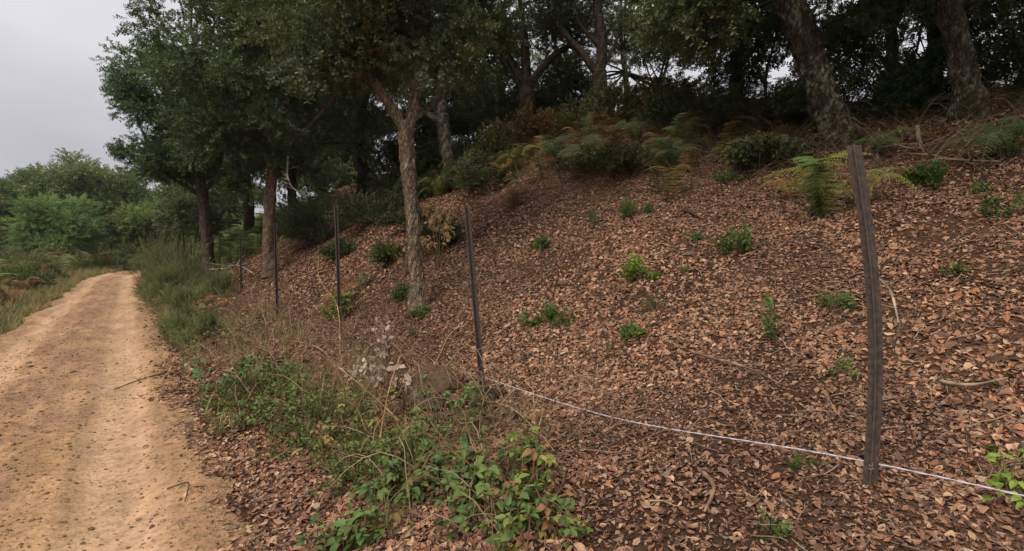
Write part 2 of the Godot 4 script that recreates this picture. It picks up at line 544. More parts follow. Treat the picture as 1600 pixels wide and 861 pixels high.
func litter_color() -> Color:
	var k := rng.randf()
	var c: Color
	if k < 0.26: c = Color(0.363, 0.202, 0.120)
	elif k < 0.42: c = Color(0.299, 0.145, 0.089)
	elif k < 0.60: c = Color(0.165, 0.085, 0.054)
	elif k < 0.77: c = Color(0.080, 0.045, 0.032)
	elif k < 0.90: c = Color(0.533, 0.337, 0.211)
	elif k < 0.96: c = Color(0.395, 0.171, 0.080)
	else: c = Color(0.266, 0.192, 0.143)
	var j := rr(0.68, 1.12)
	return Color(c.r * j, c.g * j, c.b * j)

func litter_at(x: float, s: float) -> float:      # how thickly dead leaves lie there, 0..1
	var xr := x - bend(s)
	var edge := 0.42 + 0.22 * bump.get_noise_2d(x * 2.0 + 5.0, s * 1.3)
	if xr < -1.7: return 0.01
	var d := 0.004 + 0.16 * exp(-maxf(0.0, edge - xr) * 6.0) * maxf(0.0, 0.5 + bump.get_noise_2d(x * 4.0, s * 4.0)) + sst(edge - 0.2, edge + 0.35, xr)
	var n := bump.get_noise_2d(x * 1.1 + 20.0, s * 1.1) + 0.5 * bump.get_noise_2d(x * 4.5, s * 4.5 + 9.0)
	d *= 0.40 + 0.60 * sst(-0.34, 0.05, n)
	d *= 1.0 - 0.35 * sst(5.8, 8.5, xr)
	if s > 8.0 and xr < 2.0: d *= 0.55
	return minf(d, 1.0)

func leaf_pose(x: float, s: float, size: float, lift: float) -> Transform3D:
	var up := slope(x, s)
	var n := (up + any_dir() * rr(0.05, 0.75)).normalized()
	var d := any_dir()
	d = d - n * d.dot(n)
	var basis := facing(d, n)
	return Transform3D(basis.scaled_local(Vector3(size * rr(0.75, 1.15), size, size)), Vector3(x, top(x, s) + lift, -s))

func make_litter(n_near: int, n_far: int) -> void:
	var root := Node3D.new()
	root.name = "forest_floor"
	add_child(root)
	tag(root, "thick carpet of tan and brown fallen oak leaves over the bank", "leaf litter", "", "structure")
	# the 300 that show largest
	var fancy := []
	for k in 5: fancy.append(litter_leaf(k, true))
	var tones := []
	for k in 9:
		var m := mat(0.75, null, Vector3.ONE, null, 0.0, Color.BLACK, 0.35)
		m.albedo_color = [Color(0.340, 0.212, 0.136), Color(0.281, 0.157, 0.102), Color(0.162, 0.092, 0.060), Color(0.085, 0.051, 0.038), Color(0.408, 0.289, 0.196), Color(0.340, 0.162, 0.076), Color(0.221, 0.178, 0.149), Color(0.315, 0.200, 0.132), Color(0.255, 0.145, 0.089)][k].linear_to_srgb()
		tones.append(m)
	var placed := 0
	while placed < 300:
		var x := rr(0.7, 5.0); var s := rr(-0.6, 3.2)
		var z := x * F.x - s * F.z
		var u := (x * R.x - s * R.z) / z
		if z < 1.6 or z > 3.1 or absf(u) > 1.0 or rng.randf() > litter_at(x, s): continue
		obj("leaf", fancy[rng.randi() % 5], tones[rng.randi() % 9], root, leaf_pose(x, s, rr(0.042, 0.068), 0.010))
		placed += 1
	# the rest
	var bins := [Copies.new(), Copies.new(), Copies.new(), Copies.new(), Copies.new()]
	var i := 0
	while i < n_near:
		var x := rr(0.1, 8.2); var s := rr(-2.0, 9.0)
		if not in_view(x, s): continue
		var z := x * F.x - s * F.z
		if rng.randf() > litter_at(x, s) * clampf(3.6 / z, 0.33, 1.0): continue
		i += 1
		var fine_patch := maxf(sst(0.0, 0.25, bump.get_noise_2d(x * 0.8 + 60.0, s * 0.8)), sst(5.0, 7.5, x))
		var big := rr(0.020, 0.055) * (1.0 - 0.3 * fine_patch) * (1.45 if rng.randf() < 0.2 else 1.0)
		var lc := litter_color()
		lc = Color(lc.r * (1.08 - 0.22 * fine_patch), lc.g * (1.08 - 0.22 * fine_patch), lc.b * (1.08 - 0.2 * fine_patch))
		bins[rng.randi() % 5].put(leaf_pose(x, s, big * clampf(z / 4.5, 1.0, 1.3), rr(0.0, 0.014)), lc)
	i = 0
	while i < n_far:
		var x := rr(0.2, 13.0) ; var s := rr(-3.0, 34.0)
		if x < 8.2 and s < 9.0: continue
		if not in_view(x, s, 2.0): continue
		if rng.randf() > litter_at(x, s): continue
		i += 1
		bins[rng.randi() % 5].put(leaf_pose(x, s, rr(0.055, 0.09), rr(0.0, 0.02)), litter_color())
	# crumbs: broken leaf, bark and husk
	i = 0
	while i < 70000:
		var x := rr(0.0, 6.0); var s := rr(-1.5, 6.5)
		if not in_view(x, s): continue
		var z := x * F.x - s * F.z
		if rng.randf() > clampf(2.8 / z, 0.1, 1.0) * minf(1.0, 0.25 + litter_at(x, s)) * sst(0.2, 0.5, x): continue
		i += 1
		var t := leaf_pose(x, s, rr(0.007, 0.018), rr(0.0, 0.006))
		var lc := litter_color()
		bins[3 if rng.randf() < 0.6 else rng.randi() % 5].put(t, Color(lc.r * 0.8, lc.g * 0.8, lc.b * 0.8))
	for k in 5:
		stuff("fallen_leaves", root, bins[k], litter_leaf(k), M.litter)
	# twigs and strips of bark among the leaves
	var tw := [Copies.new(), Copies.new()]
	i = 0
	while i < 4200:
		var x := rr(0.5, 8.0); var s := rr(-1.5, 10.0)
		if not in_view(x, s): continue
		if rng.randf() > litter_at(x, s): continue
		i += 1
		var up := slope(x, s)
		var d := any_dir(); d = d - up * d.dot(up) * rr(0.7, 1.0)
		var ln := rr(0.03, 0.20) * (1.0 if rng.randf() < 0.9 else 2.0)
		tw[i % 2].put(Transform3D(facing(d, up).scaled_local(Vector3(ln * 0.8 + 0.06, ln * 0.8 + 0.06, ln)), Vector3(x, top(x, s) + rr(0.004, 0.022), -s)), tint(Color(0.13, 0.09, 0.065), Color(0.36, 0.25, 0.17), rng.randf(), 0.2))
	for k in 2:
		var b := MB.new()
		rng.seed = 500 + k
		var pts := []
		for q in 5: pts.append(Vector3(rr(-0.06, 0.06), rr(-0.02, 0.05), q / 4.0 - 0.5))
		b.tube(pts, [0.012, 0.016, 0.013, 0.011, 0.006], 5)
		stuff("fallen_twigs", root, tw[k], b.done(), M.twig)

# ------------------------------------------------------------------ trees
func off(p: Array) -> Vector3:
	return R * float(p[0]) + Vector3.UP * float(p[1]) + F * float(p[2] if p.size() > 2 else 0.0)

func smooth_path(keys: Array, step: float) -> Array:      # keys: [Vector3, radius]; returns [points, radii]
	var cv := Curve3D.new()
	var rad := []
	var lens := [0.0]
	for i in keys.size():
		var p: Vector3 = keys[i][0]
		var a: Vector3 = keys[maxi(i - 1, 0)][0]
		var d: Vector3 = keys[mini(i + 1, keys.size() - 1)][0]
		var t := (d - a) * 0.17
		cv.add_point(p, -t, t)
		rad.append(keys[i][1])
	for i in range(1, keys.size()):
		lens.append(cv.get_closest_offset(keys[i][0]))
	var total := cv.get_baked_length()
	lens[-1] = total
	var n := maxi(3, int(total / step))
	var pts := []; var rs := []
	for i in n + 1:
		var o := total * i / n
		pts.append(cv.sample_baked(o, true))
		var k := 0
		while k < lens.size() - 2 and o > lens[k + 1]: k += 1
		rs.append(lerpf(rad[k], rad[k + 1], clampf((o - lens[k]) / maxf(1e-4, lens[k + 1] - lens[k]), 0.0, 1.0)))
	return [pts, rs]

# spec: label, at [x, s], trunk [[r,u,d,radius]...], limbs [[...]...], crown [[cr,cu,cd, rr,ru,rd, clusters]...], sprays, size, colours, bark, lichen
func tree(called: String, label: String, x: float, s: float, spec: Dictionary) -> Node3D:
	var root := thing(called, label, "tree", at(x, s, -0.05), 0.0, spec.get("group", "cork oaks on the bank"))
	rng.seed = hash(label)
	var bark: Color = spec.get("bark", Color(0.17, 0.125, 0.095))
	var step: float = spec.get("step", 0.07)
	var sides: int = spec.get("sides", 18)
	var keys := []
	for k in spec.trunk: keys.append([off(k), k[3]])
	var anchors := []
	var path := smooth_path(keys, step)
	var b := MB.new()
	b.tube(path[0], path[1], sides, bark, rough, spec.get("gnarl", 0.20), spec.get("lichen", 0.0), 0.6)
	obj("trunk", b.done(), M.bark, root)
	anchors.append_array(path[0].slice(path[0].size() * 3 / 4))
	for limb in spec.get("limbs", []):
		keys = []
		for k in limb: keys.append([off(k), k[3]])
		path = smooth_path(keys, step * 1.3)
		b = MB.new()
		b.tube(path[0], path[1], maxi(7, sides - 6), bark, rough, 0.16, spec.get("lichen", 0.0) * 0.5)
		obj("limb", b.done(), M.bark, root)
		anchors.append_array(path[0].slice(path[0].size() / 3))
	var cs := [Copies.new(), Copies.new()]
	var br := MB.new()
	var dark: Color = spec.get("dark", Color(0.092, 0.118, 0.062))
	var light: Color = spec.get("light", Color(0.205, 0.24, 0.12))
	var per: int = spec.get("sprays", 60)
	var size: float = spec.get("size", 1.0)
	var puff: float = spec.get("puff", 0.55)
	for cr in spec.get("crown", []):
		var centre := off(cr)
		for i in int(cr[6]):
			var d := any_dir()
			var rad := pow(rng.randf(), 0.42)
			var p: Vector3 = centre + (R * d.dot(R) * float(cr[3]) + Vector3.UP * d.y * float(cr[4]) + F * d.dot(F) * float(cr[5])) * rad
			var near: Vector3 = anchors[0]
			for a in anchors:
				if a.distance_squared_to(p) * (1.0 if a.y < p.y else 1.6) < near.distance_squared_to(p): near = a
			var ln := near.distance_to(p)
			if ln > 0.25:
				var mid := near.lerp(p, 0.5) + any_dir() * ln * 0.14 + Vector3(0, ln * 0.06, 0)
				var q := near.lerp(p, 0.8) + any_dir() * ln * 0.07
				var r0 := clampf(0.011 * ln + 0.006, 0.008, 0.05)
				br.tube([near, near.lerp(mid, 0.5) + any_dir() * ln * 0.04, mid, q, p], [r0 * 1.3, r0, r0 * 0.8, r0 * 0.5, 0.004], 5, bark * 0.8)
				for k in 2:
					var e := p + any_dir() * puff * 0.7
					br.tube([q, q.lerp(e, 0.5) + any_dir() * 0.06, e], [r0 * 0.45, r0 * 0.3, 0.002], 4, bark * 0.8)
			var shade := rng.randf()
			var pf := puff * rr(0.7, 1.3)
			for k in per:
				var o := any_dir() * pow(rng.randf(), 0.5) * pf
				o.y *= 0.7
				var dir := (o.normalized() + any_dir() * 0.55 + Vector3(0, 0.12, 0) + d * 0.3).normalized()
				var c := tint(dark, light, clampf(shade * 0.75 + rng.randf() * 0.4 - 0.08, 0.0, 1.0), 0.18)
				if rng.randf() < spec.get("brown", 0.012): c = Color(0.20, 0.115, 0.05)
				var z := size * rr(0.75, 1.25)
				cs[k % 2].put(Transform3D(facing(dir, Vector3.UP + any_dir() * 0.4).scaled(Vector3.ONE * z), p + o - dir * 0.08 * z), c)
	if br.ix.size(): obj("branches", br.done(), M.bark, root).set_meta("kind", "stuff")
	var leaves: Array = spec.get("leaves", ["oak_a", "oak_b"])
	for k in 2:
		if cs[k].n: stuff("crown", root, cs[k], mesh_of[leaves[k]], M.leaf)
	return root

func shrub(called: String, label: String, category: String, where: Vector3, radii: Vector3, n: int, leaves: String, size: float, dark: Color, light: Color, group := "", stems := 9, m: Material = null) -> Node3D:
	var root := thing(called, label, category, where, 0.0, group)
	rng.seed = hash(label)
	var b := MB.new()
	var tips := []
	for i in stems:
		var d := any_dir()
		d.y = absf(d.y) * 0.8 + 0.5
		var e := Vector3(d.x * radii.x, d.y * radii.y, d.z * radii.z)
		var r0 := 0.004 + 0.008 * radii.y
		var mid := e * 0.5 + any_dir() * 0.12 * radii.y
		b.tube([Vector3(rr(-0.05, 0.05) * radii.x, -0.05, rr(-0.05, 0.05) * radii.x), mid, e], [r0, r0 * 0.7, r0 * 0.25], 4, Color(0.15, 0.11, 0.07))
		tips.append([mid, e])
	obj("stem", b.done(), M.twig, root)
	var lumps := []
	for i in maxi(5, stems):
		var d := any_dir()
		d.y = absf(d.y) * 1.1 - 0.05
		lumps.append([Vector3(d.x * radii.x, maxf(0.12 * radii.y, d.y * radii.y), d.z * radii.z) * rr(0.45, 0.95), rng.randf()])
	var cs := Copies.new()
	for i in n:
		var l: Array = lumps[rng.randi() % lumps.size()]
		var o := any_dir() * pow(rng.randf(), 0.5) * 0.42
		var p: Vector3 = l[0] + Vector3(o.x * radii.x, o.y * radii.y, o.z * radii.z)
		if p.y < 0.02: p.y = rr(0.0, 0.1) * radii.y
		var dir := (Vector3(p.x / radii.x, p.y / radii.y * 0.6 + (1.1 if leaves == "fine_a" else 0.25), p.z / radii.z).normalized() + any_dir() * 0.5).normalized()
		cs.put(Transform3D(facing(dir, Vector3.UP + any_dir() * 0.4).scaled(Vector3.ONE * size * rr(0.7, 1.3)), p), tint(dark, light, clampf(l[1] * 0.7 + rng.randf() * 0.45 - 0.08, 0.0, 1.0), 0.15))
	stuff("foliage", root, cs, mesh_of[leaves], m if m else M.soft_leaf)
	return root

func fern(label: String, x: float, s: float, n: int, size: float, cols: Array, group := "ferns on the bank", called := "fern", lift := 0.0) -> Node3D:
	var root := thing(called, label, "fern", at(x, s, -0.02), rr(0, TAU), group)
	rng.seed = hash(label)
	for i in n:
		var a := TAU * i / n + rr(-0.4, 0.4)
		var dir := Vector3(cos(a), rr(0.05, 0.75) + lift, sin(a))
		var z := size * rr(0.7, 1.1)
		dir = Quaternion(Vector3.UP, Basis(Vector3.UP, -root.rotation.y) * slope(x, s)) * dir
		obj("frond", mesh_of["frond_a" if i % 2 else "frond_b"], frond_mat(cols[rng.randi() % cols.size()]), root, Transform3D(facing(dir, Basis(Vector3.UP, -root.rotation.y) * slope(x, s)).scaled(Vector3.ONE * z), Vector3(cos(a), 0, sin(a)) * 0.03))
	return root

func frond_mat(c: Color) -> Material:
	if not M.has(c):
		var m := mat(0.65, null, Vector3.ONE, null, 0.0, Color(c.r * 0.8, c.g * 0.8, c.b * 0.6), 0.35)
		m.albedo_color = c.linear_to_srgb()
		M[c] = m
	return M[c]

# a clump of arching canes with three-fold toothed leaves, each leaf a mesh of its own
func bramble(label: String, x: float, s: float, rx: float, rs: float, tall: float, canes: int, leaves: int, size: float, cols: Array, group := "brambles along the verge") -> Node3D:
	var root := thing("bramble", label, "bramble", at(x, s), 0.0, group)
	rng.seed = hash(label)
	var o := at(x, s)
	var spots := []
	for i in canes:
		var b := MB.new()
		var px := rng.randfn() * rx * 0.45; var ps := rng.randfn() * rs * 0.45
		var a := rr(0, TAU)
		var ln := rr(0.35, 0.8) * (rx + rs) * 0.7
		var h := tall * rr(0.5, 1.1)
		var pts := []; var rad := []
		for k in 9:
			var f := k / 8.0
			var qx := x + px + cos(a) * ln * f; var qs := s + ps + sin(a) * ln * f
			var y := height(qx, qs) + h * sin(PI * minf(1.0, f * 0.85 + 0.04)) + rr(-0.02, 0.02)
			pts.append(Vector3(qx, y, -qs) - o); rad.append(lerpf(0.0045, 0.0015, f))
			if k > 1: spots.append([pts[-1], Vector3(cos(a), 0.2, -sin(a))])
		b.tube(pts, rad, 5, Color(0.16, 0.085, 0.06) if i % 3 else Color(0.15, 0.14, 0.06))
		obj("cane", b.done(), M.twig, root)
	var left := leaves
	while left > 0:
		var sp: Array = spots[rng.randi() % spots.size()]
		var p: Vector3 = sp[0] + any_dir() * 0.05
		p.y = maxf(p.y, height(x + p.x, s - p.z) - o.y + 0.02)
		var dir: Vector3 = (sp[1] * 0.4 + any_dir() * Vector3(1, 0.35, 1) + Vector3(0, 0.12, 0)).normalized()
		var face := facing(dir, Vector3.UP + any_dir() * 0.45)
		var z := size * rr(0.6, 1.15)
		var m: Material = frond_mat(cols[rng.randi() % cols.size()])
		for k in [0.0, 1.15, -1.15]:
			var f := face * Basis(Vector3.UP, k)
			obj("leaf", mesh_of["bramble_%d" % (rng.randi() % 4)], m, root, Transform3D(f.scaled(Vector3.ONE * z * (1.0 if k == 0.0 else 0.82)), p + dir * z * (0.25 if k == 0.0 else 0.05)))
			left -= 1
	var cs := Copies.new()
	for i in leaves * 6 / 10:
		var sp: Array = spots[rng.randi() % spots.size()]
		var p: Vector3 = sp[0] + any_dir() * 0.09
		p.y = maxf(p.y * rr(0.3, 1.0), height(x + p.x, s - p.z) - o.y + 0.015)
		var dir := (any_dir() * Vector3(1, 0.4, 1) + Vector3(0, 0.1, 0)).normalized()
		var face := facing(dir, Vector3.UP + any_dir() * 0.6)
		var z := size * rr(0.35, 0.8)
		var c: Color = cols[rng.randi() % cols.size()]
		for k in [0.0, 1.15, -1.15]:
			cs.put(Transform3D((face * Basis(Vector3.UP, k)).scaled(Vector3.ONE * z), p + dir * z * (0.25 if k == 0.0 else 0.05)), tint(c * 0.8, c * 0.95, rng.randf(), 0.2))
	stuff("small_leaves", root, cs, mesh_of.bramble_1, M.soft_leaf)
	return root

# ------------------------------------------------------------------ fence
func fence_post(label: String, x: float, s: float, tall: float, lean: Vector3, turn: float, bow := 0.0) -> Node3D:
	# a rusty rolled-steel T: a broad flange with a web standing out of its middle
	var root := thing("fence_post", label, "fence post", at(x, s, 0.0), turn, "steel posts of the fence along the bank")
	var rows := 26
	var outline := [Vector2(-0.029, 0.003), Vector2(-0.029, -0.003), Vector2(-0.005, -0.0045), Vector2(-0.0035, -0.040), Vector2(0.0035, -0.040), Vector2(0.005, -0.0045), Vector2(0.029, -0.003), Vector2(0.029, 0.003)]
	var axis := Basis(Vector3.UP, -turn) * lean
	var place := func(f: float, q: Vector2) -> Vector3:
		return Vector3(q.x, f * tall, q.y) + axis * f + axis.normalized() * bow * sin(PI * f)
	var parts := {"flange": [0, 1, 2, 5, 6, 7], "web": [2, 3, 4, 5]}
	for part in parts:
		var b := MB.new()
		var ids: Array = parts[part]
		var n := ids.size()
		for e in n:
			var q0: Vector2 = outline[ids[e]]; var q1: Vector2 = outline[ids[(e + 1) % n]]
			if part == "web" and e == n - 1: continue
			var last := []
			for i in rows + 1:
				var f := lerpf(-0.12, 1.0, float(i) / rows)
				var now := [b.pt(place.call(f, q0)), b.pt(place.call(f, q1))]
				if last: b.quad(last[0], last[1], now[1], now[0])
				last = now
		var top := []
		for k in ids: top.append(b.pt(place.call(1.0, outline[k])))
		if part == "web": b.quad(top[0], top[1], top[2], top[3])
		else:
			b.quad(top[0], top[1], top[4], top[5]); b.quad(top[1], top[2], top[3], top[4])
		obj(part, b.done(), M.steel, root)
	if s < 8.0:      # a twist of wire that holds the line to the post
		var b := MB.new()
		var pts := []; var rad := []
		for i in 15:
			var a := TAU * i / 7.0
			pts.append(Vector3(sin(a) * 0.0075, 0.085 + 0.0022 * i, -0.020 + cos(a) * 0.023) + axis * 0.06 + axis.normalized() * bow * sin(PI * 0.06)); rad.append(0.0018)
		b.tube(pts, rad, 5, Color(0.30, 0.27, 0.26))
		obj("wire_tie", b.done(), M.wire, root)
	return root

func rope(pts: Array, r: float, label: String, fade := 1.0) -> Node3D:
	var root := thing("fence_wire", label, "fence wire")
	var cv := smooth_path(pts.map(func(p): return [p, r]), 0.02)
	var b := MB.new()
	for strand in 2:
		var q := []; var rad := []
		for i in cv[0].size():
			var a: float = i * 0.9 + strand * PI
			q.append(cv[0][i] + (R * cos(a) + Vector3.UP * sin(a)) * r * 0.5)
			rad.append(r * 0.75)
		b.tube(q, rad, 5, (Color(0.46, 0.43, 0.47) if strand else Color(0.55, 0.53, 0.57)) * fade)
	obj("strand", b.done(), M.wire, root)
	return root

func branch_thing(called: String, label: String, pts: Array, r0: float, col: Color, side_twigs := 3, category := "branch") -> Node3D:
	var root := thing(called, label, category, pts[0])
	rng.seed = hash(label)
	var keys := []
	for i in pts.size(): keys.append([pts[i] - pts[0], lerpf(r0, r0 * 0.4, float(i) / (pts.size() - 1))])
	var path := smooth_path(keys, 0.03)
	var b := MB.new()
	b.tube(path[0], path[1], 7, col, rough, 0.25)
	obj("stem", b.done(), M.twig, root)
	for i in side_twigs:
		var k := int(path[0].size() * rr(0.25, 0.9))
		var p: Vector3 = path[0][k]
		var ln := r0 * rr(9, 22)
		var d := any_dir(); d.y = absf(d.y) * 0.35
		b = MB.new()
		b.tube([p, p + d * ln * 0.5 + any_dir() * ln * 0.08, p + d * ln + any_dir() * ln * 0.12], [r0 * 0.45, r0 * 0.3, r0 * 0.12], 5, col, rough, 0.2)
		obj("twig", b.done(), M.twig, root)
	return root

# ------------------------------------------------------------------ the scene
func _ready() -> void:
	# camera: eye height 1.5 m, lens shifted a little downwards
	var cam := Camera3D.new()
	cam.projection = Camera3D.PROJECTION_FRUSTUM
	cam.near = 0.05
	cam.far = 2000.0
	cam.size = 0.05 * 861.0 / 800.0
	cam.frustum_offset = Vector2(0, -0.05 * 40.5 / 800.0)
	cam.position = Vector3(0, 1.5, 0)
	cam.rotation.y = deg_to_rad(-37.0)
	add_child(cam)
	cam.current = true
	# sky: even overcast, brighter overhead
	var we := WorldEnvironment.new()
	var env := Environment.new()
	env.background_mode = Environment.BG_SKY
	env.tonemap_mode = Environment.TONE_MAPPER_LINEAR
	env.tonemap_exposure = 1.6
	env.sdfgi_enabled = true
	env.ssao_enabled = true
	env.ssil_enabled = true
	env.fog_enabled = true
	env.fog_density = 0.0003
	env.fog_light_color = Color(0.72, 0.73, 0.76)
	env.sky = make_sky()
	we.environment = env
	add_child(we)
	var sun := DirectionalLight3D.new()
	sun.light_energy = 0.5
	sun.light_angular_distance = 35.0
	sun.light_color = Color(1.0, 0.95, 0.88)
	sun.shadow_enabled = true
	sun.rotation = Vector3(deg_to_rad(-46.0), deg_to_rad(-72.0), 0)
	add_child(sun)

	bump.seed = 4; bump.frequency = 0.35; bump.fractal_octaves = 4
	fine.seed = 8; fine.frequency = 0.5; fine.fractal_octaves = 3
	rough.seed = 15; rough.frequency = 0.55; rough.fractal_octaves = 4
	rng.seed = 1
	make_materials()
	for k in [["pale_stone", Color(0.46, 0.32, 0.20)], ["ochre_stone", Color(0.40, 0.26, 0.14)], ["grey_stone", Color(0.40, 0.27, 0.17)]]:
		M[k[0]] = M.stone.duplicate()
		M[k[0]].albedo_color = k[1].linear_to_srgb()
	make_shapes()
	make_ground()
	rng.seed = 2
	make_road()
	rng.seed = 3
	make_litter(175000, 95000)
	make_trees()
	make_undergrowth()
	make_fence()
	make_small_things()

func make_sky() -> Sky:
	var n := FastNoiseLite.new()
	n.seed = 6; n.frequency = 0.7; n.fractal_octaves = 4
	var im := Image.create_empty(512, 256, false, Image.FORMAT_RGBAF)
	for y in 256:
		var el := PI * (0.5 - (y + 0.5) / 256.0)
		for x in 512:
			var az := TAU * (x + 0.5) / 512.0
			var d := Vector3(cos(az) * cos(el), sin(el), sin(az) * cos(el))
			var up := maxf(0.0, d.y)
			var c := Color(0.348, 0.345, 0.376).lerp(Color(1.12, 1.10, 1.13), pow(up, 1.9))
			var k := 1.0 + 0.22 * n.get_noise_3d(d.x * 1.6, d.y * 4.5, d.z * 1.6) + 0.09 * n.get_noise_3d(d.x * 6.0, d.y * 14.0, d.z * 6.0)
			if d.y < 0.0: c = Color(0.10, 0.09, 0.07)
			im.set_pixel(x, y, Color(c.r * k, c.g * k, c.b * k))
	var m := PanoramaSkyMaterial.new()
	m.panorama = ImageTexture.create_from_image(im)
	var sky := Sky.new()
	sky.sky_material = m
	return sky

func make_shapes() -> void:
	mesh_of.oak_a = spray(17, 0.24, 0.056, 0.030, 101)
	mesh_of.oak_b = spray(15, 0.20, 0.052, 0.026, 102, 0.2)
	mesh_of.fine_a = spray(34, 0.34, 0.055, 0.012, 103, 0.1, 0.8)
	mesh_of.broad = spray(12, 0.22, 0.075, 0.045, 104)
	mesh_of.herb = spray(12, 0.10, 0.035, 0.018, 105, 0.0)
	mesh_of.round = spray(10, 0.09, 0.034, 0.028, 106, 0.0)
	mesh_of.frond_a = frond(25, 111)
	mesh_of.frond_b = frond(22, 112, 0.5)
	mesh_of.frond_far = frond(15, 113, 0.45, 0.6)
	mesh_of.frond_dead = frond(12, 114, 0.2, 0.7)
	mesh_of.grass_a = grass_tuft(14, 121, 0.5)
	mesh_of.grass_b = grass_tuft(11, 122, 0.9)
	for k in 3:
		rng.seed = 130 + k
		var b := MB.new()
		var pts := []
		var d := Vector3(rr(-0.3, 0.3), 0, 1)
		for q in 7:
			var f := q / 6.0
			pts.append(Vector3(rr(-0.03, 0.03), 0.55 * sin(f * PI * (0.55 + 0.2 * k)), 0) + d * f * 0.8)
		b.tube(pts, [0.006, 0.006, 0.005, 0.005, 0.004, 0.003, 0.002], 4)
		for q in 3:
			var p: Vector3 = pts[2 + q]
			var e := p + any_dir() * Vector3(0.2, 0.1, 0.2) + Vector3(0, 0.08, 0)
			b.tube([p, p.lerp(e, 0.5) + any_dir() * 0.02, e], [0.003, 0.0025, 0.0015], 3)
		mesh_of["stem_%d" % k] = b.done()
	for k in 4: mesh_of["bramble_%d" % k] = bramble_leaf(k)
	for k in 5: mesh_of["dead_%d" % k] = litter_leaf(k, true)

